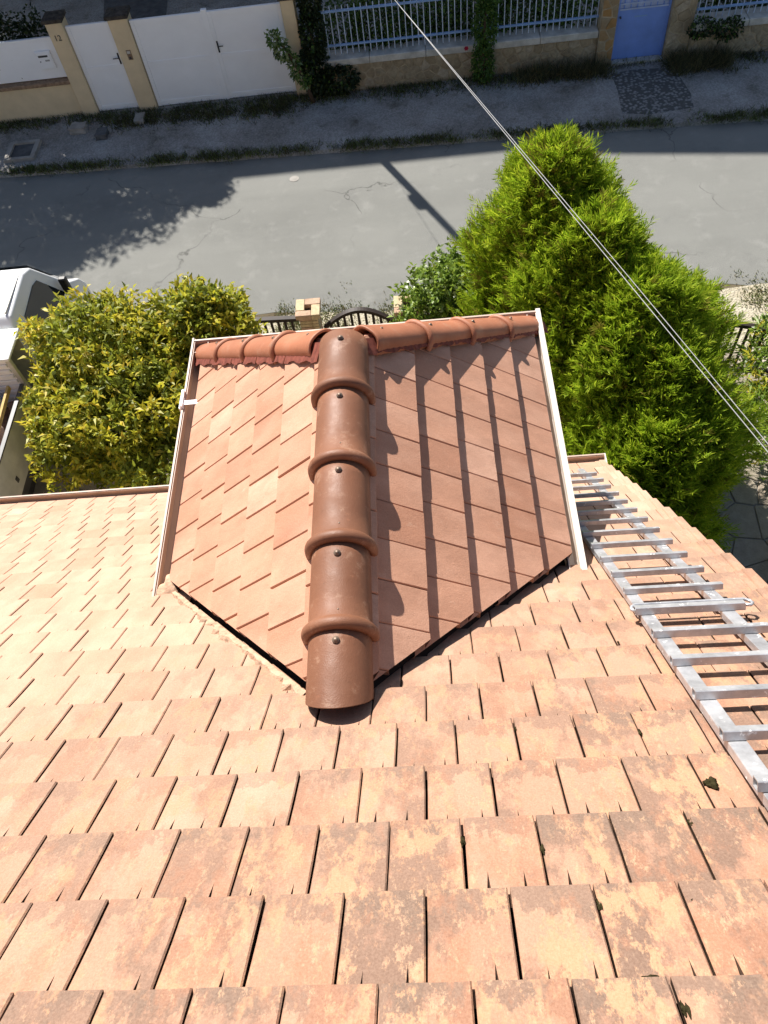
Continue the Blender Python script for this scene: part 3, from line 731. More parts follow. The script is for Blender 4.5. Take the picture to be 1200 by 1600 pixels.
# near section leans very slightly; far section follows the slope
lad_box('side_rail', 1.005, SJ - 0.02, 0.952, 1.15, 0.066, 0.012, 0.052); lad_box('side_rail', 1.395, SJ - 0.02, 1.342, 1.15, 0.066, 0.012, 0.052)
lad_box('side_rail', 1.043, 7.62, 1.005, SJ + 0.03, 0.062, 0.010, 0.048); lad_box('side_rail', 1.433, 7.62, 1.410, SJ + 0.03, 0.062, 0.010, 0.048)
for k in range(9):
    s_ = SJ - 0.31 - 0.3025 * k; du = -0.053 * (SJ - s_) / 2.55
    lad_box('rung', 0.955 + du, s_ + .004, 1.475 + du, s_ - 0.004, 0.040, 0.053, 0.092)
for k in range(1, 13):
    s_ = SJ + 0.293 * k; du = 0.03 * (s_ - SJ) / 3.9
    lad_box('rung', 0.965 + du, s_ + .003, 1.480 + du, s_ - 0.003, 0.036, 0.049, 0.084)
lad_box('rung', 0.945, SJ - 0.012, 1.475, SJ - 0.022, 0.045, 0.053, 0.093)
m = MB(); pts = []
cpts = [(1.52, SJ - 0.012, .075), (1.515, SJ + 0.012, .08), (1.49, SJ + 0.026, .085), (0.955, SJ + 0.032, .085), (0.935, SJ + 0.016, .08), (0.932, SJ - 0.004, .075), (0.95, SJ - 0.02, .07)]
m.tube([roofpt(*c_) for c_ in cpts], 0.009, 8); m.tube([roofpt(1.47, SJ - .02, .075), roofpt(1.505, SJ - 0.028, .073), roofpt(1.52, SJ - 0.012, .075)], 0.009, 8)
m.build('coupling_bar', MAT['aluminium'], lad, True)

# ------------------------------------------------------------------ ground, road, pavements
def ywall(x): return 17.32 - 0.025 * x
def ykerb(x): return 15.06 - 0.045 * x
def ynear(x): return 10.28 - 0.03 * x
def yfence(x): return 9.0 - 0.2 * max(0.0, x)
def strip(f0, f1, z, x0=-60, x1=60, n=60):
    m = MB(); vs = []
    for i in range(n + 1):
        x = x0 + (x1 - x0) * i / n; vs += [(x, f0(x), z), (x, f1(x), z)]
    return m.add(vs, [(2 * i, 2 * i + 2, 2 * i + 3, 2 * i + 1) for i in range(n)])
m = MB(); m.sheet([(-900, -900, -0.004), (900, -900, -0.004), (900, 900, -0.004), (-900, 900, -0.004)]); struct(m.build('ground', MAT['earth']))
rd = strip(lambda x: ynear(x) + 0.06 * math.sin(x * 1.7) + 0.04 * math.sin(x * 4.1), lambda x: ykerb(x) + 0.01, 0.0, n=400); struct(rd.build('road', MAT['asphalt']))
pv = strip(ykerb, lambda x: ywall(x) + 0.05, 0.075, n=200)
x0s = [-60 + 0.6 * i for i in range(201)]
vs = []
for x in x0s: vs += [(x, ykerb(x), 0.075), (x, ykerb(x) - 0.03, -0.01)]
pv.add(vs, [(2 * i, 2 * i + 2, 2 * i + 3, 2 * i + 1)[::-1] for i in range(200)])
struct(pv.build('pavement', MAT['gravel']))
nv = strip(yfence, lambda x: ynear(x) - 0.02 + 0.05 * math.sin(x * 2.3), 0.004, n=300); struct(nv.build('road_verge', MAT['pale_gravel']))
m = strip(lambda x: ywall(x) + 0.35, lambda x: 40, 0.012, n=20); struct(m.build('neighbour_yard', MAT['gravel']))
m = MB(); m.add([(-7.3, 17.9, .02), (-5.9, 17.9, .02), (-6.6, 26, .02), (-8.6, 26, .02)], [(0, 1, 2, 3)]); struct(m.build('concrete_path', MAT['concrete_dark']))
ap = [(4.30, 15.35), (4.9, 15.22), (5.75, 15.30), (5.85, 15.8), (5.70, 16.4), (5.62, 16.85), (4.9, 16.92), (4.42, 16.85), (4.38, 16.2)]
m = MB(); m.prism([(x + .05 * math.sin(7 * y), y) for x, y in ap], 0.03, 0.083); struct(m.build('door_apron', MAT['cobble']))
# manhole in the road and a repaired cut
# ------------------------------------------------------------------ stones cut by Voronoi cells
def voronoi(seeds, x0, x1, y0, y1, reach):
    out = []
    for i, (sx, sy) in enumerate(seeds):
        poly = [(x0, y0), (x1, y0), (x1, y1), (x0, y1)]
        for j, (tx, ty) in enumerate(seeds):
            if i == j or abs(tx - sx) > reach or abs(ty - sy) > reach: continue
            mx, my = (sx + tx) / 2, (sy + ty) / 2; nx, ny = tx - sx, ty - sy; new = []
            for k in range(len(poly)):
                a, c = poly[k], poly[(k + 1) % len(poly)]; da = (a[0] - mx) * nx + (a[1] - my) * ny; dc = (c[0] - mx) * nx + (c[1] - my) * ny
                if da <= 0: new.append(a)
                if (da < 0) != (dc < 0) and abs(da - dc) > 1e-9: t_ = da / (da - dc); new.append((a[0] + (c[0] - a[0]) * t_, a[1] + (c[1] - a[1]) * t_))
            poly = new
            if len(poly) < 3: break
        if len(poly) >= 3: out.append(poly)
    return out
def inset(poly, d):
    cx = sum(p[0] for p in poly) / len(poly); cy = sum(p[1] for p in poly) / len(poly); out = []
    for x, y in poly:
        l = math.hypot(x - cx, y - cy) + 1e-6; k = max(0.3, 1 - d / l); out.append((cx + (x - cx) * k, cy + (y - cy) * k))
    return out
def stone(mb, poly, d0, top, rad, f):
    """stone of polygon poly: f(x, y, h) maps to world; base at h=0, shoulder, rounded face at h=top"""
    a = inset(poly, d0); c = inset(poly, d0 + rad); n = len(a)
    vs = [f(x, y, 0) for x, y in a] + [f(x, y, top * 0.65) for x, y in a] + [f(x, y, top) for x, y in c]
    fs = [(i, (i + 1) % n, n + (i + 1) % n, n + i) for i in range(n)] + [(n + i, n + (i + 1) % n, 2 * n + (i + 1) % n, 2 * n + i) for i in range(n)] + [tuple(range(2 * n, 3 * n))]
    return mb.add(vs, fs)
def jgrid(x0, x1, y0, y1, dx, dy, r, jit=0.38):
    s = []; ny = max(1, round((y1 - y0) / dy)); nx = max(1, round((x1 - x0) / dx))
    for j in range(ny):
        for i in range(nx): s.append((x0 + (x1 - x0) * (i + .5 + (.25 if j % 2 else -.25) + r.uniform(-jit, jit)) / nx, y0 + (y1 - y0) * (j + .5 + r.uniform(-jit, jit)) / ny))
    return s

rs = random.Random(11)
for nm, (x0, x1, y0, y1) in (('garden_path', (1.9, 6.4, 2.2, 8.7)), ('driveway', (-8.5, -2.2, 4.7, 8.8))):
    m = MB(); m.sheet([(x0, y0, 0.006), (x1, y0, 0.006), (x1, y1, 0.006), (x0, y1, 0.006)]); base = struct(m.build(nm, MAT['concrete']))
    for poly in voronoi(jgrid(x0, x1, y0, y1, .46, .42, rs), x0, x1, y0, y1, 1.3):
        hh = 0.018 + rs.uniform(0, .008)
        stone(MB(), poly, 0.012, hh, 0.008, lambda x, y, h: (x, y, 0.007 + h)).build('flagstone', MAT['flagstone'], base) if False else None
        mb_ = stone(MB(), poly, 0.013, hh, 0.010, lambda x, y, h: (x, y, 0.0065 + h)); mb_.build('flagstone', MAT['flagstone'], base)

# ------------------------------------------------------------------ across the street: cream wall, gates
def wy(x, off=0.0): return ywall(x) + off
low = thing('garden_wall', 'low cream rendered wall with brown coping and white panel, left of the small gate', 'wall', (-9.5, wy(-9.5), 0))
m = MB(); m.cbox(-13.5, -7.56, wy(-9) - 0.02, wy(-9) + 0.22, -0.02, 0.80, .012); m.build('wall_base', MAT['cream_render'], low)
m = MB(); m.cbox(-13.5, -7.56, wy(-9) - 0.09, wy(-9) + 0.29, 0.80, 0.88, .012); m.build('coping', MAT['coping_brown'], low)
m = MB(); m.cbox(-13.5, -7.57, wy(-9) + 0.06, wy(-9) + 0.10, 0.90, 1.71, .006); pan = m.build('panel', MAT['white_paint'], low)
m = MB(); m.bbox(-13.5, -7.57, wy(-9) + 0.052, wy(-9) + 0.108, 1.712, 1.75); m.build('rail', MAT['white_paint'], pan)
m = MB(); m.bbox(-7.615, -7.572, wy(-9) + 0.045, wy(-9) + 0.115, 0.885, 1.76); m.build('end_post', MAT['white_paint'], pan)
mbx = thing('mailbox', 'white letterbox with slot and nameplate set in the white panel', 'mailbox', (-7.9, wy(-9) + 0.04, 1.3))
yy = wy(-9) + 0.058
m = MB(); m.cbox(-8.10, -7.75, yy - 0.05, yy, 1.12, 1.50, .008); m.build('body', MAT['white_paint'], mbx)
m = MB(); m.cbox(-8.075, -7.775, yy - 0.062, yy - 0.051, 1.145, 1.475, .004); m.build('door', MAT['white_paint'], mbx)
m = MB(); m.bbox(-8.04, -7.83, yy - 0.067, yy - 0.0625, 1.385, 1.425); m.build('slot', MAT['dark_metal'], mbx)
m = MB(); m.bbox(-7.92, -7.82, yy - 0.066, yy - 0.0625, 1.295, 1.330); m.build('nameplate', MAT['cable_grey'], mbx)
m = MB(); m.tube([(-8.03, yy - .062, 1.30), (-8.03, yy - .072, 1.30)], 0.011, 8); m.build('lock', MAT['dark_metal'], mbx)

def pillar(x0, x1, h, label, cap=True):
    t_ = thing('gate_pillar', label, 'pillar', ((x0 + x1) / 2, wy(x0), 0), 'cream gate pillars')
    m = MB(); m.cbox(x0, x1, wy(x0) - 0.06, wy(x0) + 0.30, -0.02, h, .01); m.build('shaft', MAT['cream_render'], t_)
    m = MB(); m.box(((x0 + x1) / 2, wy(x0) + 0.12, h + 0.035), (x1 - x0 + 0.07, 0.43, 0.07)); m.add([(x0 - .035, wy(x0) - .095, h + .07), (x1 + .035, wy(x0) - .095, h + .07), (x1 + .035, wy(x0) + .335, h + .07), (x0 - .035, wy(x0) + .335, h + .07), ((x0 + x1) / 2, wy(x0) + .12, h + .13)], [(0, 1, 4), (1, 2, 4), (2, 3, 4), (3, 0, 4)])
    m.build('cap', MAT['cap_dark'], t_); return t_
p1 = pillar(-7.56, -7.20, 2.07, 'cream gate pillar bearing the number 12')
p2 = pillar(-6.22, -5.80, 2.02, 'cream gate pillar with intercom between the small and double gate')
p3 = pillar(-2.54, -2.26, 2.05, 'cream gate pillar at the right end of the double gate, beside ivy')
def text(body, size, loc, mat, parent, name, depth=0.004):
    cu = bpy.data.curves.new(name, 'FONT'); cu.body = body; cu.size = size; cu.extrude = depth; cu.align_x = 'CENTER'; cu.align_y = 'CENTER'
    ob = bpy.data.objects.new(name, cu); COL.objects.link(ob)
    dg = bpy.context.evaluated_depsgraph_get(); me = bpy.data.meshes.new_from_object(ob.evaluated_get(dg)); bpy.data.objects.remove(ob)
    me.materials.clear(); me.materials.append(mat)
    return place(name, me, parent, Matrix.Translation(loc) @ Matrix.Rotation(R(90), 4, 'X'))
text('12', 0.16, (-7.40, wy(-7.56) - 0.065, 1.77), MAT['dark_metal'], p1, 'house_number')
ic = thing('intercom', 'small beige intercom panel on the pillar between the gates', 'intercom', (-6.0, wy(-6.22) - .06, 1.3))
yy = wy(-6.22) - 0.061
m = MB(); m.cbox(-6.05, -5.95, yy - 0.02, yy, 1.20, 1.40, .004); m.build('casing', MAT['coping_brown'], ic)
m = MB(); m.bbox(-6.035, -5.965, yy - 0.024, yy - 0.0205, 1.33, 1.385); m.build('camera_window', MAT['cap_stone'], ic)
m = MB(); m.bbox(-6.025, -5.975, yy - 0.024, yy - 0.0205, 1.22, 1.27); m.build('button', MAT['dark_metal'], ic)

def gate_leaf(t_, x0, x1, z0, z1, y, first, post=None):
    m = MB(); m.cbox(x0, x1, y, y + 0.04, z0, z1, .005); m.build('panel', MAT['white_paint'], t_)
    for a, c in ((x0, x0 + 0.09), (x1 - 0.09, x1)):
        m = MB(); m.cbox(a, c, y - 0.016, y + 0.056, z0 - 0.002, z1 + 0.01, .005); m.build('stile', MAT['white_paint'], t_)
    for a, c in ((z0, z0 + 0.12), ((z0 + z1) / 2 - .03, (z0 + z1) / 2 + .07), (z1 - 0.09, z1 + 0.012)):
        m = MB(); m.cbox(x0 + 0.091, x1 - 0.091, y - 0.010, y + 0.050, a, c, .004); m.build('rail', MAT['white_paint'], t_)
def handle(t_, x, y, z, side):
    m = MB(); m.cbox(x - 0.018, x + 0.018, y - 0.012, y, z - 0.12, z + 0.12, .005); pl = m.build('handle_plate', MAT['black_plastic'], t_)
    m = MB(); m.tube([(x, y - .01, z + .03), (x, y - .055, z + .03), (x + side * 0.12, y - .055, z + .028)], 0.010, 8); m.build('handle', MAT['black_plastic'], pl, True)
pg = thing('pedestrian_gate', 'narrow white panelled gate with black handle beside pillar number 12', 'gate', (-6.7, wy(-6.7), 0))
gate_leaf(pg, -7.19, -6.23, 0.10, 1.93, wy(-6.7) + 0.05, True); handle(pg, -6.29, wy(-6.7) + 0.034, 1.20, -1)
m = MB(); m.cbox(-7.2, -6.22, wy(-6.7) - 0.03, wy(-6.7) + 0.28, -0.01, 0.085, .01); tag(m.build('doorstep', MAT['concrete']), 'grey concrete threshold under the narrow white gate', 'threshold')
dg_ = thing('double_gate', 'wide white double driveway gate with black handle between cream pillars', 'gate', (-4.2, wy(-4.2), 0))
yy = wy(-4.2) + 0.05
gate_leaf(dg_, -5.78, -4.22, 0.11, 1.93, yy, True); gate_leaf(dg_, -4.13, -2.56, 0.11, 1.93, yy, True)
m = MB(); m.cbox(-4.235, -4.115, yy - 0.03, yy + 0.06, 0.10, 1.99, .006); m.build('centre_post', MAT['white_paint'], dg_)
handle(dg_, -4.06, yy - 0.017, 1.24, 1)
m = MB(); m.cbox(-5.79, -2.55, wy(-4.2) - 0.03, wy(-4.2) + 0.28, -0.01, 0.095, .01); tag(m.build('doorstep', MAT['concrete']), 'long grey concrete threshold under the double gate', 'threshold')

# stone walls with caps, railings, blue door
def stone_wall(x0, x1, z1, label, seed, dx=.24, dy=.17, mat='wall_stone', name='stone_wall', dpt_=0.34):
    r = random.Random(seed); t_ = thing(name, label, 'wall', ((x0 + x1) / 2, wy((x0 + x1) / 2), 0)); xm = (x0 + x1) / 2; y0 = wy(xm)
    m = MB(); m.bbox(x0, x1, y0, y0 + dpt_, -0.02, z1); bd = m.build('mortar_core', MAT['stone_mortar'], t_)
    for poly in voronoi(jgrid(x0, x1, 0.0, z1, dx, dy, r, .3), x0, x1, 0.0, z1, .8):
        mb_ = stone(MB(), poly, 0.010 + r.uniform(0, .018), 0.008 + r.uniform(0, .026), 0.03, lambda x, y, h: (x, y0 - h + 0.004, y)); mb_.build('stone', MAT[mat], bd)
    return t_, y0
sw, y0 = stone_wall(-2.05, 4.08, 0.66, 'rubble stone wall under the railings, right of the white double gate', 3)
m = MB()
for i in range(5):
    xa = -2.05 + 6.13 * i / 5; m = MB(); m.cbox(xa + .004, xa + 6.13 / 5 - .004, y0 - 0.06, y0 + 0.40, 0.66, 0.80, .012); m.build('cap_stone', MAT['cap_stone'], sw)
swr, y0r = stone_wall(6.02, 10.5, 0.66, 'rubble stone wall right of the blue door', 8)
for i in range(4):
    xa = 6.02 + 4.48 * i / 4; m = MB(); m.cbox(xa + .004, xa + 1.12 - .004, y0r - 0.06, y0r + 0.40, 0.66, 0.80, .012); m.build('cap_stone', MAT['cap_stone'], swr)
pa, ypa = stone_wall(4.085, 4.42, 2.3, 'tall orange-stained stone pier left of the blue door', 4, .2, .2, 'pier_stone', 'stone_pier', .4)
pb, ypb = stone_wall(5.53, 6.015, 2.3, 'tall grey stone pier right of the blue door', 5, .22, .2, 'wall_stone', 'stone_pier', .4)
def railing(x0, x1, y, label, blue_low=True):
    t_ = thing('railing', label, 'railing', ((x0 + x1) / 2, y, 0.8)); n = int((x1 - x0) / 0.128)
    for i in range(n + 1):
        x = x0 + (x1 - x0) * i / n
        m = MB(); m.tube([(x, y, 0.81), (x, y, 1.78)], 0.0115, 6); m.build('bar', MAT['railing_paint'], t_)
    for z, mt in ((1.00, 'rail_blue'), (1.68, 'rail_blue')):
        m = MB(); m.bbox(x0 - .03, x1 + .03, y - 0.022, y + 0.022, z - 0.018, z + 0.018); m.build('rail', MAT[mt], t_)
railing(-1.95, 4.05, y0 + 0.16, 'pale blue iron railing on the wall between ivy and blue door')
railing(6.10, 10.4, y0r + 0.16, 'pale blue iron railing on the wall right of the blue door')
bd = thing('blue_door', 'blue painted metal street door with barred upper half between stone piers', 'door', (4.97, wy(4.97), 0))
yy = wy(4.97) + 0.12
m = MB(); m.cbox(4.43, 5.52, yy, yy + 0.035, 0.13, 1.12, .004); m.build('panel', MAT['blue_paint'], bd)
for a, c in ((4.425, 4.475), (5.475, 5.525)):
    m = MB(); m.cbox(a, c, yy - 0.02, yy + 0.05, 0.12, 2.15, .004); m.build('stile', MAT['blue_paint'], bd)
m = MB(); m.bbox(4.476, 5.474, yy - 0.012, yy + 0.045, 1.121, 1.15); m.build('rail', MAT['pale_blue_paint'], bd)
m = MB(); m.bbox(4.476, 5.474, yy - 0.012, yy + 0.045, 1.23, 1.26); m.build('rail', MAT['pale_blue_paint'], bd)
m = MB(); m.bbox(4.476, 5.474, yy + 0.022, yy + 0.030, 1.151, 2.12); m.build('backing_sheet', MAT['pale_blue_paint'], bd)
for i in range(7):
    x = 4.56 + 0.135 * i; m = MB(); m.tube([(x, yy, 1.15), (x, yy, 2.12)], 0.011, 6); m.build('bar', MAT['blue_paint'], bd)
m = MB(); m.bbox(4.80, 5.06, yy - 0.008, yy - 0.001, 0.965, 0.99); m.build('letter_slot', MAT['rail_blue'], bd)
m = MB(); m.tube([(4.50, yy - .02, 1.0), (4.50, yy - .06, 1.0)], 0.02, 8); m.build('knob', MAT['dark_metal'], bd)
stp = thing('door_step', 'pale tiled step below the blue door', 'step', (4.97, wy(4.97), 0))
for i in range(4):
    xa = 4.43 + 0.272 * i; m = MB(); m.cbox(xa + .004, xa + .268, wy(4.97) - 0.03, wy(4.97) + 0.16, 0.0, 0.125, .006); m.build('step_tile', MAT['cap_stone'], stp)
# drain opening and loose stones on the pavement
dr = thing('drain_box', 'dark concrete drain opening on the pavement below the cream wall', 'drain', (-8.75, 16.2, 0))
m = MB()
for (a, c, d, e) in ((-9.08, -8.98, 15.86, 16.56), (-8.48, -8.38, 15.86, 16.56), (-8.98, -8.48, 15.86, 15.94), (-8.98, -8.48, 16.48, 16.56)): m.bbox(a, c, d, e, 0.07, 0.15)
m.build('frame', MAT['concrete'], dr)
m = MB(); m.bbox(-8.978, -8.482, 15.942, 16.478, 0.07, 0.105); m.build('cover', MAT['concrete_dark'], dr)
def rock(name, loc, sx, sy, sz, mat, label, cat, seed):
    bm = bmesh.new(); bmesh.ops.create_cube(bm, size=1); bmesh.ops.subdivide_edges(bm, edges=bm.edges[:], cuts=2, use_grid_fill=True); r = random.Random(seed)
    for v in bm.verts: v.co = Vector((v.co.x * sx, v.co.y * sy, v.co.z * sz)) * r.uniform(.85, 1.08) + Vector(loc)
    bmesh.ops.bevel(bm, geom=bm.edges[:], offset=min(sx, sy, sz) * .03, segments=1, affect='EDGES')
    return tag(MB().frombm(bm).build(name, MAT[mat]), label, cat)
rock('kerb_stone', (-7.55, 16.85, 0.13), .38, .28, .16, 'concrete', 'grey block lying at the foot of pillar number 12', 'stone', 1)
rock('kerb_stone', (-6.95, 16.55, 0.12), .26, .34, .14, 'concrete_dark', 'small dark block on the pavement before the narrow gate', 'stone', 2)
rock('kerb_stone', (-6.15, 17.0, 0.11), .22, .34, .12, 'concrete', 'pale slab stone leaning before the pillar with intercom', 'stone', 3)
m = MB(); m.tube([(-2.5, 14.35, 0.001), (-2.5, 14.35, 0.006)], 0.10, 14); tag(m.build('valve_cover', MAT['concrete']), 'small pale round valve cover in the road near the shade edge', 'manhole')

# ------------------------------------------------------------------ wires and poles
def utility_pole(x, y, h, label):
    t_ = thing('utility_pole', label, 'pole', (x, y, 0), 'wooden utility poles')
    m = MB(); m.tube([(x, y, -0.1), (x, y, h)], .1, 12, rr=[.10, .07]); m.build('post', MAT['pole_wood'], t_, True)
    m = MB(); m.bbox(x - .11, x + .11, y - .22, y - .08, 5.2, 5.6); m.build('junction_box', MAT['concrete_dark'], t_)
PX, PY = -2.62, 18.5
utility_pole(PX, PY, 8.2, 'wooden utility pole rising out of the ivy behind the wall'); utility_pole(6.09, -8.5, 7.2, 'wooden utility pole behind the house')
A_ = Vector((PX, PY - 0.1, 4.45)); P1_ = Vector((-0.13, 11.0, 4.64)); P2_ = Vector((2.35, 3.2, 4.9)); B_ = Vector((6.09, -8.4, 5.27))
def cable(off, r, label):
    pts = []
    ctrl = [A_, P1_, P2_, B_]
    for i in range(3):
        for k in range(8 if i < 2 else 9):
            f_ = k / 8; pts.append(ctrl[i].lerp(ctrl[i + 1], f_))
    sp_ = [Vector((0.8, 0.35, 0.0)).normalized() * off * min(1, max(0, (11.0 - p_.y) / 6)) for p_ in pts]
    tag(MB().tube([p_ + q_ for p_, q_ in zip(pts, sp_)], r, 6).build('overhead_cable', MAT['cable_grey'], None, True), label, 'cable', 'overhead cables')
cable(0.0, 0.0038, 'lower left strand of the grey overhead cable pair crossing to the conifer')
cable(0.042, 0.0034, 'upper right strand of the grey overhead cable pair crossing to the conifer')

# ------------------------------------------------------------------ near fence
def brick_pillar(x, y, h, label, seed):
    t_ = thing('brick_pillar', label, 'pillar', (x, y, 0), 'pale brick fence pillars'); r = random.Random(seed); W = 0.30; hb = 0.065; row = 0
    m = MB(); m.bbox(x - W / 2 + .02, x + W / 2 - .02, y - W / 2 + .02, y + W / 2 - .02, 0, h - .1); m.build('mortar_core', MAT['stone_mortar'], t_)
    z = 0.0
    while z < h - 0.08:
        for k in range(4):
            # pinwheel bond
            L = W - 0.11; a = (k + row) % 4
            cx, cy = ((-(W - L) / 2, -(W / 2 - .05)), (W / 2 - .05, -(W - L) / 2), ((W - L) / 2, W / 2 - .05), (-(W / 2 - .05), (W - L) / 2))[k]
            dx, dy = ((L, .10), (.10, L))[k % 2]
            m = MB(); j = r.uniform(-.003, .003); m.cbox(x + cx - dx / 2 + j, x + cx + dx / 2 + j - .006, y + cy - dy / 2, y + cy + dy / 2 - .006, z, z + hb - .008, .005)
            m.build('brick', MAT['pillar_brick' if r.random() < .7 else 'pillar_brick_pink'], t_)
        z += hb; row += 1
    for k, (dx0, dx1, dy0, dy1) in enumerate(((-.19, .05, -.19, -.07), (.055, .19, -.19, .05), (-.05, .19, .055, .19), (-.19, -.055, -.065, .19))):
        m = MB(); m.cbox(x + dx0, x + dx1, y + dy0, y + dy1, z, z + .085, .006); m.build('cap_block', MAT['pillar_brick' if k % 2 else 'pillar_brick_pink'], t_)
    m = MB(); m.bbox(x - .054, x + .054, y - .064, y + .054, z - .02, z + .002); m.build('core_hole', MAT['underlay'], t_)
brick_pillar(-1.80, 9.06, 1.30, 'pale brick fence pillar with hollow cap beyond the dormer ridge', 1)
brick_pillar(-0.28, 9.02, 1.24, 'pale brick fence pillar half hidden in the round-leaved bush', 2)
brick_pillar(5.6, 7.88, 1.3, 'pale brick fence pillar at the far right end', 3)
def fence(x0, x1, label, ztop, arch, bars=0.105):
    t_ = thing('wooden_fence', label, 'fence', ((x0 + x1) / 2, yfence((x0 + x1) / 2), 0), 'dark wooden fence panels'); n = int((x1 - x0) / bars)
    def zt(x): f_ = (x - x0) / (x1 - x0); return ztop + arch * math.sin(math.pi * f_)
    for i in range(1, n):
        x = x0 + (x1 - x0) * i / n; m = MB(); m.cbox(x - .020, x + .020, yfence(x) - .012, yfence(x) + .012, .12, zt(x) - .02, .003); m.build('slat', MAT['fence_wood'], t_)
    m = MB(); vs = []
    for i in range(25):
        x = x0 + (x1 - x0) * i / 24; y = yfence(x)
        for dy, dz_ in ((-.04, -.03), (.04, -.03), (.04, .03), (-.04, .03)): vs.append((x, y + dy, zt(x) + dz_))
    m.add(vs, [(i * 4 + k, i * 4 + (k + 1) % 4, (i + 1) * 4 + (k + 1) % 4, (i + 1) * 4 + k) for i in range(24) for k in range(4)] + [(3, 2, 1, 0), (96, 97, 98, 99)]); m.build('top_rail', MAT['fence_wood'], t_)
    m = MB(); m.add([(x, yfence(x) + d_, z) for x in (x0, x1) for d_, z in ((-.03, .2), (.03, .2), (.03, .27), (-.03, .27))], [(0, 1, 5, 4), (1, 2, 6, 5), (2, 3, 7, 6), (3, 0, 4, 7), (3, 2, 1, 0), (4, 5, 6, 7)]); m.build('bottom_rail', MAT['fence_wood'], t_)
fence(-4.9, -1.98, 'dark slatted fence left of the hollow-capped brick pillar', 1.16, 0.05)
fence(-1.60, -0.47, 'dark arched fence panel between the two brick pillars', 0.92, 0.30)
fence(-0.08, 3.2, 'dark fence panel hidden behind bush and conifers', 0.95, 0.22)
fence(3.25, 5.40, 'dark arched fence panel at the right, past the conifers', 0.86, 0.30)

# ------------------------------------------------------------------ vegetation
def leafy(name, lobes, n, L, mats, split, label, cat, loc, stems, group=None, twig=7, spread=0.10, young_thr=0.75, wr=0.42, core=True):
    """shrub of folded leaves gathered in tufts through the outer shell of the lobes"""
    t_ = thing(name, label, cat, loc, group)
    tot = sum(l[3] * l[4] + l[4] * l[5] + l[3] * l[5] for l in lobes); V = []; MI = []
    for (cx, cy, cz, rx, ry, rz) in lobes:
        k = int(n / twig * (rx * ry + ry * rz + rx * rz) / tot)
        d = unit(rng.normal(size=(k, 3))); d[:, 2] = np.where(d[:, 2] < -0.35, -d[:, 2] * 0.6, d[:, 2]); d = unit(d)
        lump = 1 + 0.14 * np.sin(d[:, 0] * 7 + cx * 3) * np.sin(d[:, 1] * 6 + cy * 2) + 0.10 * np.sin(d[:, 2] * 9 + cx)
        rad = (0.55 + 0.5 * rng.random(k) ** 0.55) * lump
        c = np.array([cx, cy, cz]) + d * rad[:, None] * np.array([rx, ry, rz])
        ax = unit(d * 0.9 + np.array([0, 0, 0.75]) + rng.normal(size=(k, 3)) * 0.35)
        yng = (rad > np.quantile(rad, young_thr)) & (rng.random(k) < split) | (rng.random(k) < split * 0.25)
        for q_ in range(twig):
            dirn = unit(ax * (0.35 + 0.5 * rng.random((k, 1))) + rng.normal(size=(k, 3)) * 0.62)
            base = c + ax * ((q_ / twig - 0.5) * spread * 1.6) + rng.normal(size=(k, 3)) * spread * 0.18
            V.append(leaves(base, dirn, L * (0.45 + 0.85 * rng.random(k)), L * wr * (0.6 + 0.6 * rng.random(k)))); MI.append(np.where(yng & (rng.random(k) < .85), 1, 0))
    me = poly_mesh('crown', np.concatenate(V), 4, mats, np.concatenate(MI)); place('crown', me, t_)
    m = MB()
    for s_ in stems:
        pts = [Vector(p_) for p_ in s_]; m = MB(); m.tube(pts, .03, 7, rr=[.045 * (1 - .65 * i / (len(pts) - 1)) for i in range(len(pts))]); m.build('trunk' if name.endswith('tree') else 'stem', MAT['bark'], t_, True)
    return t_

leafy('laurel_shrub', [(-4.55, 7.75, 1.65, 1.00, 0.85, 1.15), (-4.15, 6.85, 1.45, .98, 0.90, 1.10), (-3.65, 6.0, 1.05, .70, .72, .95), (-4.85, 7.0, 1.25, .75, .95, .95), (-3.65, 7.3, 1.4, .8, .8, .95), (-4.45, 8.15, 2.0, .30, .3, .55), (-4.75, 8.05, 2.2, .18, .18, .32), (-5.3, 7.15, 1.55, .32, .4, .5), (-4.65, 6.55, 1.2, .3, .3, .45), (-3.3, 5.6, .9, .4, .4, .5), (-5.2, 7.9, 1.8, .3, .3, .45), (-3.75, 7.85, 1.55, .6, .55, .95)],
      42000, 0.112, [MAT['leaf_laurel'], MAT['leaf_young']], 0.82, 'large yellow-green laurel shrub beside the white truck', 'shrub', (-4.3, 7.0, 0),
      [[(-4.3, 7.0, 0), (-4.4, 7.3, .8), (-4.6, 7.8, 1.9)], [(-4.25, 6.95, 0), (-4.0, 6.6, .8), (-3.8, 6.2, 1.6)], [(-4.35, 6.9, 0), (-4.7, 6.9, .9), (-4.9, 7.0, 1.8)]], 'garden shrubs')
leafy('laurel_shrub', [(-3.12, 8.0, 1.75, .72, .62, 1.0), (-2.85, 8.0, 2.05, .36, .34, .55), (-2.75, 8.0, 2.4, .14, .14, .28), (-3.15, 8.0, 2.3, .2, .2, .35), (-3.35, 7.6, 1.3, .65, .6, .9)],
      13000, 0.108, [MAT['leaf_laurel'], MAT['leaf_young']], 0.76, 'smaller yellow-green laurel shrub in front of the slatted fence, left of the dormer', 'shrub', (-3.15, 7.9, 0),
      [[(-3.15, 7.9, 0), (-3.1, 7.95, .9), (-3.0, 8.0, 2.2)], [(-3.15, 7.85, 0), (-3.35, 7.7, .8), (-3.45, 7.6, 1.6)]], 'garden shrubs')
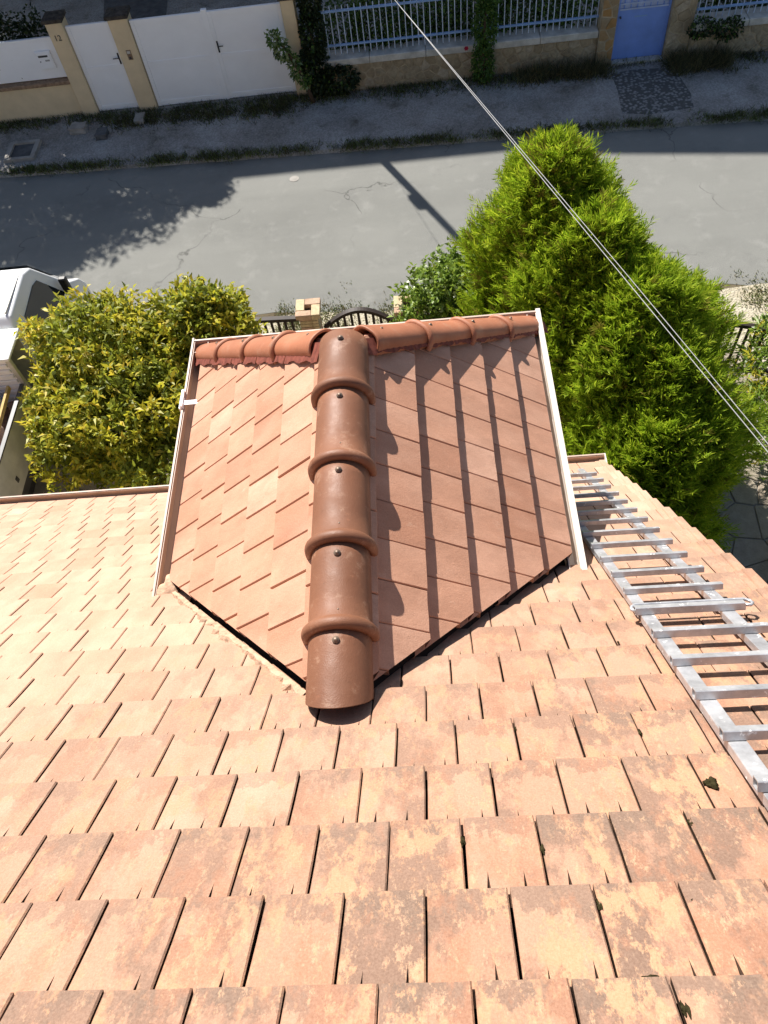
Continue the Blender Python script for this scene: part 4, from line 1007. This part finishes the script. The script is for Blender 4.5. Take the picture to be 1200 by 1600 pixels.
leafy('round_leaf_bush', [(0.42, 8.95, 1.15, .80, .62, .85), (0.62, 8.8, 1.6, .5, .5, .55), (0.05, 8.85, .9, .5, .45, .75), (.9, 8.7, 1.2, .6, .5, .8)],
      9000, 0.085, [MAT['leaf_bush'], MAT['leaf_light']], 0.25, 'green round-leaved bush between the brick pillar and the conifers', 'shrub', (0.45, 8.9, 0),
      [[(.45, 8.9, 0), (.42, 8.95, .7), (.5, 8.9, 1.6)], [(.45, 8.85, 0), (.2, 8.85, .7), (.0, 8.85, 1.3)]], 'garden shrubs', wr=0.62)
leafy('border_plant', [(4.85, 6.6, .55, .5, .8, .65), (5.0, 7.7, .75, .5, .6, .8)], 4200, 0.14, [MAT['leaf_bush'], MAT['leaf_young']], 0.3, 'leafy border plant at the right edge beside the arched fence', 'plant', (4.9, 7.1, 0), [[(4.9, 7.0, 0), (4.9, 7.1, .5), (4.95, 7.3, 1.0)]], 'border plants', wr=.24)
leafy('border_plant', [(4.75, 4.6, .35, .36, .5, .42)], 1600, 0.13, [MAT['leaf_bush'], MAT['leaf_young']], 0.3, 'low leafy plant at the right edge beside the flagstone path', 'plant', (4.75, 4.6, 0), [[(4.75, 4.6, 0), (4.75, 4.65, .3), (4.8, 4.7, .5)]], 'border plants', wr=.3)

def cypress(x, y, h, r, n, label, lean=(0, 0), seed=0, dry=0.05):
    """dense conifer: flat feathery sprays of thin slivers all over a lumpy column"""
    g = np.random.default_rng(seed); t_ = thing('cypress_tree', label, 'tree', (x, y, 0), 'conifers beside the house')
    m = MB(); m.tube([(x, y, 0), (x + lean[0] * .5, y + lean[1] * .5, h * .5), (x + lean[0], y + lean[1], h * .93)], .1, 8, rr=[.11, .07, .015]); m.build('trunk', MAT['bark'], t_, True)
    PZ, PR = [0, .06, .25, .55, .78, .92, 1.0], [.80, .95, 1.0, .92, .72, .42, .10]
    zf = g.random(n) ** 0.85; ang = g.random(n) * 2 * np.pi
    prof = np.interp(zf, PZ, PR)
    lump = 1 + .18 * np.sin(ang * 3 + zf * 7 + seed) + .16 * np.sin(ang * 5 - zf * 13 + seed * 2) + .08 * np.sin(ang * 11 + zf * 27)
    depth = 1.03 - .48 * g.random(n) ** 1.5 + np.where(g.random(n) < .07, .16 * g.random(n), 0.0)
    rad = r * prof * lump * depth
    C = np.stack([x + lean[0] * zf + rad * np.cos(ang), y + lean[1] * zf + rad * np.sin(ang), .12 + zf * (h - .35)], 1)
    outw = np.stack([np.cos(ang), np.sin(ang), np.zeros(n)], 1)
    A = unit(outw * (0.85 - .35 * zf[:, None]) + np.array([0, 0, 1.0]) * (.62 + .5 * zf[:, None]) + g.normal(size=(n, 3)) * .34)
    Sd = unit(np.cross(A, outw + g.normal(size=(n, 3)) * .55)); Ls = .14 + .26 * g.random(n) ** 1.8
    V = []; tipn = 17
    for q_ in range(tipn):
        if q_ == 0: base = C; dirn = A; L = Ls
        else:
            f_ = .10 + .82 * ((q_ - 1) // 2) / 8; sg = 1 if q_ % 2 else -1
            base = C + A * (Ls * f_)[:, None]; dirn = unit(A * .95 + Sd * sg * (.55 + .25 * g.random((n, 1))) + g.normal(size=(n, 3)) * .14); L = Ls * (.44 - .26 * f_) * (.7 + .6 * g.random(n))
        w_ = (.0050 + .0034 * g.random(n)) * (1.2 if q_ == 0 else 1.0)
        nn_ = unit(np.cross(dirn, Sd) + g.normal(size=(n, 3)) * .4); sd_ = unit(np.cross(dirn, nn_))
        mid = base + dirn * (L * .5)[:, None]
        V.append(np.stack([base, mid + sd_ * w_[:, None], base + dirn * L[:, None], mid - sd_ * w_[:, None]], 1))
    V = np.stack(V, 1)                                     # n, tipn, 4, 3
    dryness = (g.random(n) < dry)
    me = poly_mesh('crown', V.reshape(-1, 3), 4, [MAT['leaf_cypress'], MAT['leaf_cypress_dry']], np.repeat(dryness.astype(int), tipn)); place('crown', me, t_)
    # inner mass of old twigs that closes the crown
    mb = MB(); vs = []; nz, na = 18, 20
    for i in range(nz + 1):
        f_ = i / nz; pr = float(np.interp(f_, PZ, PR)) * r * .58
        for k in range(na):
            a = 2 * math.pi * k / na; q_ = pr * (1 + .18 * math.sin(a * 3 + f_ * 7 + seed) + .1 * math.sin(a * 5 - f_ * 13)); vs.append((x + lean[0] * f_ + q_ * math.cos(a), y + lean[1] * f_ + q_ * math.sin(a), .1 + f_ * (h - .35)))
    mb.add(vs, [(i * na + k, i * na + (k + 1) % na, (i + 1) * na + (k + 1) % na, (i + 1) * na + k) for i in range(nz) for k in range(na)] + [tuple(nz * na + k for k in range(na))])
    mb.build('inner_foliage', MAT['leaf_cypress'], t_, True)
    return t_
cypress(1.68, 8.25, 4.15, 0.93, 13000, 'tallest feathery green conifer, nearest the road behind the dormer', (0.0, 0.05), 1, .10)
cypress(2.02, 7.50, 3.80, 1.02, 11500, 'second feathery green conifer from the road', (.06, 0), 4, .07)
cypress(2.40, 6.80, 3.45, 1.12, 12500, 'middle feathery green conifer of the row right of the dormer', (.12, 0), 2)
cypress(2.62, 6.15, 3.05, 1.05, 11500, 'fourth feathery green conifer from the road', (.10, 0), 5)
cypress(2.48, 5.50, 2.60, 0.92, 12000, 'nearest feathery green conifer, above the roof ladder end', (.1, -.05), 3)

# ivy over the wall end, rose climber, hedges and the tree across the street
def creeper(name, blobs, n, L, mat, label, cat, loc, hi=None, split=0.0, wr=.7, stem=None):
    t_ = thing(name, label, cat, loc); V = []; MI = []
    w_ = np.array([b_[3] * b_[5] for b_ in blobs]); w_ = w_ / w_.sum()
    for (cx, cy, cz, rx, ry, rz), f_ in zip(blobs, w_):
        k = int(n * f_); d = unit(rng.normal(size=(k, 3))); c = np.array([cx, cy, cz]) + d * (0.6 + .45 * rng.random((k, 1))) * np.array([rx, ry, rz])
        V.append(leaves(c, unit(d * .5 + rng.normal(size=(k, 3)) * .5 + np.array([0, -.3, -.2])), L * (.6 + .7 * rng.random(k)), L * wr * (.7 + .5 * rng.random(k)))); MI.append((rng.random(k) < split).astype(int))
    place('crown', poly_mesh('crown', np.concatenate(V), 4, [MAT[mat], MAT[hi or mat]], np.concatenate(MI)), t_)
    if stem: MB().tube(stem, .03, 7, rr=[.05 - .03 * i / (len(stem) - 1) for i in range(len(stem))]).build('stem', MAT['bark'], t_, True)
    return t_
creeper('ivy', [(-1.98, 17.3, .5, .32, .3, .6), (-1.98, 17.35, 1.3, .26, .26, .6), (-1.95, 17.45, 2.1, .24, .25, .7), (-1.55, 17.2, .42, .45, .22, .3), (-2.15, 17.15, .8, .2, .2, .35)], 5200, .085, 'leaf_ivy', 'dark ivy clump climbing the end of the stone wall beside the gate', 'ivy', (-1.98, 17.3, 0), 'leaf_hedge', .06, stem=[(-2.0, 17.2, 0), (-2.0, 17.3, 1.2), (-1.97, 17.45, 2.4)])
creeper('leafy_sapling', [(-2.42, 16.95, .9, .13, .12, .28), (-2.62, 16.92, 1.3, .16, .12, .25), (-2.75, 16.9, 1.55, .14, .12, .18), (-2.25, 16.98, .6, .14, .12, .2)], 620, .085, 'leaf_hedge', 'spindly sapling with pale leaves in front of the right gate pillar', 'sapling', (-2.2, 17.0, 0), 'leaf_light', .45, stem=[(-2.15, 17.0, 0), (-2.3, 16.97, .7), (-2.55, 16.93, 1.3), (-2.75, 16.9, 1.6)])
creeper('climbing_rose', [(1.62, 17.1, .45, .24, .2, .5), (1.66, 17.15, 1.2, .26, .22, .55), (1.7, 17.3, 1.9, .3, .25, .5)], 2600, .07, 'leaf_hedge', 'green climbing rose spilling over the railings and stone wall', 'climber', (1.62, 17.2, 0), 'leaf_hedge', 0, stem=[(1.62, 17.15, 0), (1.65, 17.2, .9), (1.7, 17.3, 1.9)])
def bloom(x, y, z, label):
    m = MB()
    for ring, (r_, n_) in enumerate(((.045, 6), (.028, 5), (.014, 4))):
        for k in range(n_):
            a = 2 * math.pi * (k + .4 * ring) / n_; c_ = Vector((x, y, z)); d_ = Vector((math.cos(a), -.25, math.sin(a))); s_ = Vector((-math.sin(a), 0, math.cos(a)))
            m.add([c_ + Vector((0, -.012 * ring, 0)), c_ + d_ * r_ * .7 + s_ * r_ * .5, c_ + d_ * r_ * 1.15, c_ + d_ * r_ * .7 - s_ * r_ * .5], [(0, 1, 2, 3)])
    tag(m.build('rose_bloom', MAT['petal']), label, 'flower')
bloom(1.27, 17.22, .76, 'single red rose bloom over the stone wall left of the climbing rose')
creeper('hedge', [(x_, 18.0 + .12 * math.sin(x_ * 3), .85 + .12 * math.sin(x_ * 5), .6, .38, .95) for x_ in np.arange(-1.3, 4.1, .55)], 15000, .085, 'leaf_dark', 'dense green hedge behind the pale blue railing', 'hedge', (1.3, 18.0, 0), 'leaf_hedge', .85)
creeper('hedge', [(x_, 17.95, .8, .6, .38, .9) for x_ in np.arange(6.4, 10.5, .55)], 7000, .085, 'leaf_dark', 'green hedge behind the railing right of the blue door', 'hedge', (8.3, 18.0, 0), 'leaf_hedge', .4)
creeper('ivy', [(6.15, 16.98, .78, .28, .1, .22), (6.7, 16.95, .72, .3, .1, .25)], 700, .07, 'leaf_ivy', 'ivy strands hanging over the wall cap right of the blue door', 'ivy', (6.4, 17.0, 0), 'leaf_hedge', .3)
creeper('potted_plant', [(-6.0, 20.2, .45, .28, .28, .28)], 260, .16, 'leaf_light', 'bright light-green plant in the yard behind the white gates', 'plant', (-6.0, 20.2, 0), wr=.4, stem=[(-6.0, 20.2, 0), (-6.0, 20.2, .4)])

def broad_tree(x, y, h, cr, n, label, lobes, mat='leaf_dark', L=.12):
    t_ = thing('broadleaf_tree', label, 'tree', (x, y, 0)); m = MB(); m.tube([(x, y, 0), (x + .1, y, h * .4), (x, y + .1, h * .8)], .2, 9, rr=[.22, .15, .05]); tk = m.build('trunk', MAT['bark'], t_, True)
    V = []
    for (cx, cy, cz, r_) in lobes:
        MB().tube([(x, y, cz * .6), ((x + cx) / 2, (y + cy) / 2, cz * .85), (cx, cy, cz)], .05, 6, rr=[.09, .05, .02]).build('limb', MAT['bark'], tk, True)
        k = int(n / len(lobes)); d = unit(rng.normal(size=(k, 3))); c = np.array([cx, cy, cz]) + d * (.35 + .75 * rng.random((k, 1))) * np.array([r_, r_, r_ * .75])
        V.append(leaves(c, unit(rng.normal(size=(k, 3))), L * (.7 + .6 * rng.random(k)), L * .55 * (.7 + .6 * rng.random(k))))
    place('crown', poly_mesh('crown', np.concatenate(V), 4, [MAT[mat]]), t_)
broad_tree(-10.4, 19.4, 5.6, 2, 27000, 'dark broadleaf tree at the top left behind the cream wall',
           [(-10.2, 19.2, 4.7, 1.05), (-9.2, 18.6, 4.0, .95), (-11.4, 19.0, 4.3, 1.1), (-10.3, 18.3, 3.7, .95), (-9.6, 19.8, 5.2, .8), (-11.0, 18.4, 5.3, .9), (-8.9, 18.9, 2.9, .8), (-12.2, 18.6, 3.6, 1.0), (-8.6, 18.1, 4.5, .5), (-9.9, 18.0, 5.6, .55), (-7.9, 19.6, 5.6, .75), (-7.2, 20.0, 5.9, .5), (-8.6, 19.4, 5.9, .9), (-7.0, 19.3, 5.3, .4), (-11.6, 19.0, 6.7, 1.0), (-10.6, 19.3, 6.5, 1.0), (-9.7, 19.4, 6.4, .9), (-12.4, 19.4, 6.0, 1.1)])
creeper('hedge', [(x_, 18.15, 1.15, .6, .45, .95) for x_ in np.arange(-12.5, -7.8, .55)], 9000, .10, 'leaf_dark', 'dark overgrown hedge behind the cream wall and mailbox', 'hedge', (-10, 18.15, 0), 'leaf_ivy', .4)

# grass and weeds
def tufts(name, pts, L, mats, midx_p, nblade=9, wid=.006, spread=.05):
    n = len(pts); V = []; MI = []
    P_ = np.asarray(pts, float)
    for q_ in range(nblade):
        b_ = P_ + np.stack([rng.normal(size=n) * spread, rng.normal(size=n) * spread, np.zeros(n)], 1)
        d = unit(np.stack([rng.normal(size=n) * .55, rng.normal(size=n) * .55, np.ones(n)], 1)); l = L * (.5 + rng.random(n))
        s_ = unit(np.cross(d, rng.normal(size=(n, 3)))) * wid
        V.append(np.stack([b_ - s_, b_ + s_, b_ + d * l[:, None] + np.stack([rng.normal(size=n), rng.normal(size=n), -np.ones(n) * .3], 1) * (l * .2)[:, None]], 1).reshape(-1, 3)); MI.append((rng.random(n) < midx_p).astype(int))
    o = place(name, poly_mesh(name, np.concatenate(V), 3, mats, np.concatenate(MI))); return stuff(o)
def band(n, f, sd, x0=-13, x1=11, z=.075, mask=None):
    x = rng.uniform(x0, x1, n); y = np.array([f(a) for a in x]) + rng.normal(size=n) * sd
    if mask is not None: k = mask(x, y); x, y = x[k], y[k]
    return np.stack([x, y, np.full(len(x), z)], 1)
nz = lambda x, k, p: np.sin(x * k + p) * np.sin(x * k * 2.3 + p * 2)
pts = band(2600, lambda x: ykerb(x) + .05, .085, mask=lambda x, y: nz(x, 1.3, .5) + rng.random(len(x)) * 1.2 > .15)
o = tufts('kerb_grass', pts, .10, [MAT['grass_green'], MAT['weed_dark']], .6); o['label'] = 'dark grass growing along the far kerb'; o['category'] = 'grass'
pts = band(2600, lambda x: ywall(x) - .16, .17, mask=lambda x, y: ((np.abs(x - 4.97) > .55) | (y > 17.1)) & (nz(x, 2.1, .4) + nz(x, 5.3, 1.2) + rng.random(len(x)) * 1.6 > .25))
o = tufts('wall_weeds', pts, .10, [MAT['weed_dark'], MAT['grass_green']], .3, 9, .007, .07); o['label'] = 'dark weeds along the foot of the opposite walls and gates'; o['category'] = 'weeds'
pts = band(700, lambda x: ywall(x) - .50, .16, -7, -2.3, mask=lambda x, y: nz(x, 3.1, .4) + rng.random(len(x)) * 1.4 > .3)
o = tufts('gate_weeds', pts, .10, [MAT['weed_dark'], MAT['grass_green']], .15, 9, .008, .07); o['label'] = 'low dark weeds before the white double gate'; o['category'] = 'weeds'
pts = band(230, lambda x: ywall(x) - .26, .12, 2.4, 4.3); pts = np.concatenate([pts, band(260, lambda x: ywall(x) - .32, .16, 5.6, 6.9)])
o = tufts('tall_weeds', pts, .32, [MAT['weed_dark'], MAT['grass_dry']], .22, 8, .006, .06); o['label'] = 'tall dry weeds against the stone wall beside the blue door'; o['category'] = 'weeds'
pts = band(2600, lambda x: ynear(x) - .30, .28, -5, 8, .004, mask=lambda x, y: (nz(x, .9, 1.1) + nz(x, 2.2, .3) * .7 + rng.random(len(x)) * .9 > .35))
o = tufts('verge_grass', pts, .045, [MAT['grass_green'], MAT['grass_dry']], .5, 12, .009, .07); o['label'] = 'dry patchy grass on the near road verge'; o['category'] = 'grass'

# ------------------------------------------------------------------ white tipper truck
tk = thing('tipper_truck', 'white tipper truck parked beside the laurel, cab towards the road', 'truck', (-6.6, 7.6, 0))
XR_, XL_ = -5.80, -7.74; xm = (XR_ + XL_) / 2
# cab: profile in (y, z) swept across with narrower roof
prof = [(8.30, .55), (8.30, 2.10), (8.42, 2.22), (9.30, 2.25), (9.52, 2.17), (10.12, 1.36), (10.46, 1.14), (10.58, .95), (10.60, .50)]
m = MB(); n = len(prof); vs = []
for f_, ins_ in ((0, 0), (1, 0)): pass
def xw(z): return 0.97 - max(0, z - 1.05) * 0.13
for sg in (-1, 1):
    for y, z in prof: vs.append((xm + sg * xw(z), y, z))
# rounded shoulders: an inner ring a little higher on the roof
m.add(vs, [tuple(range(n)), tuple(range(2 * n - 1, n - 1, -1))] + [(i, n + i, n + (i + 1) % n, (i + 1) % n) for i in range(n)])
bm = bmesh.new(); me_ = m.mesh('cab', MAT['truck_white']); bm.from_mesh(me_); bmesh.ops.recalc_face_normals(bm, faces=bm.faces[:]); bmesh.ops.bevel(bm, geom=bm.edges[:], offset=.05, segments=3, affect='EDGES', profile=.6); bm.to_mesh(me_); bm.free(); me_.shade_smooth()
cab = place('cab', me_, tk)
for sg in (-1, 1):
    def sx(z, o_=.012): return xm + sg * (xw(z) + o_)
    m = MB(); q_ = [(8.62, 1.34), (8.66, 1.98), (9.28, 2.02), (9.44, 1.98), (9.86, 1.36)]
    m.add([(sx(z), y, z) for y, z in q_] + [(sx(z, -.03), y, z) for y, z in q_], [tuple(range(5)), tuple(range(9, 4, -1))] + [(i, (i + 1) % 5, 5 + (i + 1) % 5, 5 + i) for i in range(5)]); m.build('window', MAT['glass'], cab)
    m = MB(); m.bbox(min(sx(1.2), sx(1.2, .02)), max(sx(1.2), sx(1.2, .02)), 8.75, 8.93, 1.16, 1.20); m.build('door_handle', MAT['black_plastic'], cab)
    m = MB(); m.cbox(min(sx(1.5, .04), sx(1.5, .17)), max(sx(1.5, .04), sx(1.5, .17)), 9.80, 9.90, 1.34, 1.66, .02); m.build('mirror', MAT['black_plastic'], tk)
    m = MB(); m.bbox(min(sx(2.2, -.09), sx(2.2, -.06)), max(sx(2.2, -.09), sx(2.2, -.06)), 8.45, 9.25, 2.235, 2.262); m.build('roof_gutter', MAT['truck_grey'], cab)
m = MB(); q_ = [(9.58, 2.13), (10.07, 1.46)]
m.add([(xm - .74, q_[0][0], q_[0][1]), (xm + .74, q_[0][0], q_[0][1]), (xm + .86, q_[1][0], q_[1][1]), (xm - .86, q_[1][0], q_[1][1])], [(0, 1, 2, 3)]); 
m.v = [(x, y + .02, z + .018) for x, y, z in m.v]; m.build('windscreen', MAT['glass'], cab)
m = MB(); m.bbox(XL_ + .2, XR_ - .2, 4.0, 8.4, .52, .74); m.build('chassis', MAT['black_plastic'], tk)
for y in (9.55, 5.35):
    for sg in (-1, 1):
        x = xm + sg * .84; m = MB(); m.tube([(x - .12, y, .34), (x + .12, y, .34)], .34, 20); wl = m.build('wheel', MAT['rubber'], tk, True); m = MB(); m.tube([(x + sg * .10, y, .34), (x + sg * .128, y, .34)], .2, 14); m.build('rim', MAT['cable_grey'], wl)
# tool locker behind the cab: pale top, ribbed rear, open dark side
m = MB(); m.cbox(XL_ + .02, XR_ - .02, 7.62, 8.24, 2.10, 2.15, .01); tl = m.build('locker_top', MAT['truck_white'], tk)
m = MB(); m.bbox(XL_ + .04, XR_ - .10, 7.66, 7.70, .80, 2.098); m.build('locker_rear', MAT['truck_white'], tk)
for k in range(11):
    z = .92 + .105 * k; m = MB(); m.cbox(XL_ + .06, XR_ - .12, 7.63, 7.668, z, z + .062, .008); m.build('rib', MAT['truck_white'], tk)
m = MB(); m.bbox(XL_ + .04, XR_ - .10, 8.20, 8.235, .80, 2.098); m.build('locker_front', MAT['truck_grey'], tk)
m = MB(); m.bbox(XL_ + .04, XR_ - .05, 7.70, 8.20, .78, .82); m.build('locker_floor', MAT['black_plastic'], tk)
m = MB(); m.bbox(XL_ + .04, XL_ + .08, 7.70, 8.20, .82, 2.098); m.build('locker_side', MAT['truck_white'], tk)
m = MB(); m.bbox(xm - .02, xm + .02, 7.702, 8.198, .82, 2.098); m.build('divider', MAT['black_plastic'], tk)
m = MB(); m.cbox(XR_ - .10, XR_ - .03, 7.63, 7.70, .82, 2.098, .008); m.build('corner_post', MAT['truck_grey'], tk)
# load bed
m = MB(); m.bbox(XL_ + .03, XR_ - .03, 4.15, 7.58, 1.02, 1.08); m.build('bed_floor', MAT['truck_grey'], tk)
for xa, xb in ((XR_ - .04, XR_), (XL_, XL_ + .04)):
    m = MB(); m.cbox(xa, xb, 4.15, 7.55, 1.06, 1.70, .008); sdp = m.build('side_panel', MAT['truck_grey'], tk)
    m = MB(); m.bbox(xa - .008, xb + .008, 4.15, 7.55, 1.702, 1.73); m.build('top_rim', MAT['dark_metal'], sdp)
    for y in (4.9, 6.2, 7.4):
        m = MB(); m.bbox(xa - .012, xb + .012, y - .03, y + .03, 1.22, 1.30); m.build('latch', MAT['dark_metal'], sdp)
m = MB(); m.cbox(XL_ + .041, XR_ - .041, 4.14, 4.18, 1.06, 1.70, .008); m.build('tailgate', MAT['truck_grey'], tk)
m = MB(); m.bbox(XR_ - .12, XR_ - .02, 4.6, 7.4, .90, 1.03); m.build('side_guard', MAT['dark_metal'], tk)
# the load
gr = np.random.default_rng(4); m = MB(); nx_, ny_ = 22, 36; vs = []
for j in range(ny_ + 1):
    for i in range(nx_ + 1):
        x = XL_ + .05 + (XR_ - XL_ - .10) * i / nx_; y = 4.2 + (7.55 - 4.2) * j / ny_
        vs.append((x, y, 1.30 + .12 * math.sin(x * 5 + y * 3) + .08 * math.sin(y * 7) + gr.uniform(-.05, .05)))
m.add(vs, [(j * (nx_ + 1) + i, j * (nx_ + 1) + i + 1, (j + 1) * (nx_ + 1) + i + 1, (j + 1) * (nx_ + 1) + i) for j in range(ny_) for i in range(nx_)])
o = m.build('rubble_heap', MAT['rubble']); stuff(o); o['label'] = 'brown heap of roofing rubble in the truck bed'; o['category'] = 'rubble'
rr2 = random.Random(21)
for k in range(9):
    x = rr2.uniform(XR_ - 1.0, XR_ - .15); y = rr2.uniform(5.6, 7.5); a = rr2.uniform(0, 3); m = MB()
    Mx = Matrix.Rotation(a, 3, 'Z') @ Matrix.Rotation(rr2.uniform(-.6, .6), 3, 'X')
    m.box((x, y, 1.47 + rr2.uniform(0, .12)), (rr2.uniform(.14, .26), rr2.uniform(.12, .22), .022), Mx)
    tag(m.build('broken_tile', MAT['old_roof' if k % 3 else 'rubble']), 'broken terracotta tile piece lying in the truck bed', 'tile', 'broken tiles in the truck bed')
m = MB(); a_, c_ = Vector((XR_ - .13, 5.35, 1.70)), Vector((XR_ - .16, 7.45, 1.78)); m.box((a_ + c_) / 2, ((.035), (c_ - a_).length, .07), (c_ - a_).to_track_quat('Y', 'Z').to_matrix()); tag(m.build('plank', MAT['plank_wood']), 'yellow wooden batten lying along the truck bed side', 'plank')
def sack(x, y, z, sx, sy, sz, mat, label, seed):
    bm = bmesh.new(); bmesh.ops.create_icosphere(bm, subdivisions=3, radius=1); r = random.Random(seed)
    p_ = [r.uniform(0, 6) for _ in range(3)]
    for v in bm.verts:
        k = 1 + .15 * math.sin(v.co.x * 5 + p_[0]) + .15 * math.sin(v.co.y * 6 + p_[1]) + .06 * math.sin(v.co.z * 11 + v.co.x * 9)
        v.co = Vector((x + v.co.x * sx * k, y + v.co.y * sy * k, z + v.co.z * sz * k))
    tag(MB().frombm(bm).build('sack', MAT[mat], None, True), label, 'sack')
sack(XR_ - .38, 6.75, 1.56, .20, .24, .16, 'cloth_pink', 'crumpled pinkish sack in the truck bed', 2)
sack(XR_ - .55, 7.35, 1.55, .22, .14, .13, 'sack_white', 'small pale sack in the truck bed near the locker', 3)

# ------------------------------------------------------------------ houses across the street (they shade the road; above the picture)
def far_house(x0, x1, y0, y1, h, ridge, label, gable=False):
    t_ = thing('neighbour_house', label, 'house', ((x0 + x1) / 2, (y0 + y1) / 2, 0)); m = MB(); m.bbox(x0, x1, y0, y1, 0, h); m.build('wall', MAT['cream_render'], t_)
    m = MB()
    if gable:
        xm_ = (x0 + x1) / 2; m.add([(x0 - .3, y0 - .3, h), (xm_, y0 - .3, ridge), (x1 + .3, y0 - .3, h), (x0 - .3, y1 + .3, h), (xm_, y1 + .3, ridge), (x1 + .3, y1 + .3, h)], [(0, 1, 4, 3), (1, 2, 5, 4), (0, 2, 1), (3, 4, 5), (0, 3, 5, 2)])
    else:
        ym_ = (y0 + y1) / 2; m.add([(x0 - .3, y0 - .4, h), (x1 + .3, y0 - .4, h), (x1 + .3, ym_, ridge), (x0 - .3, ym_, ridge), (x1 + .3, y1 + .4, h), (x0 - .3, y1 + .4, h)], [(0, 1, 2, 3), (3, 2, 4, 5), (1, 4, 2), (0, 3, 5), (0, 5, 4, 1)])
    rf = m.build('roof', MAT['old_roof'], t_)
    for z in (1.0, 3.9, 6.8):
        if z + 1.4 > h: continue
        for k in range(3):
            x = x0 + (x1 - x0) * (k + .5) / 3; m = MB(); m.bbox(x - .55, x + .55, y0 - .03, y0 + .02, z, z + 1.4); wn_ = m.build('window', MAT['white_paint'], t_); m = MB(); m.bbox(x - .48, x + .48, y0 - .036, y0 - .031, z + .07, z + 1.33); m.build('pane', MAT['glass'], wn_)
    return t_, rf
KS = math.cos(SUN_EL) / math.sin(SUN_EL); SY = SAZ.y * KS; SX = SAZ.x * KS       # shadow shift per metre of height
ha = (24.6 - 14.55) / SY
far_house(-7.2 + SX * ha, 2.6 + SX * ha, 25.0, 31, ha, ha + 1.6, 'cream house behind the white gates, shading the road')
hb2 = (24.6 - 14.15) / SY
far_house(3.4 + SX * hb2, 12.5 + SX * hb2, 25.0, 32, hb2, hb2 + 0.95, 'cream gabled house behind the railings, shading the road', True)
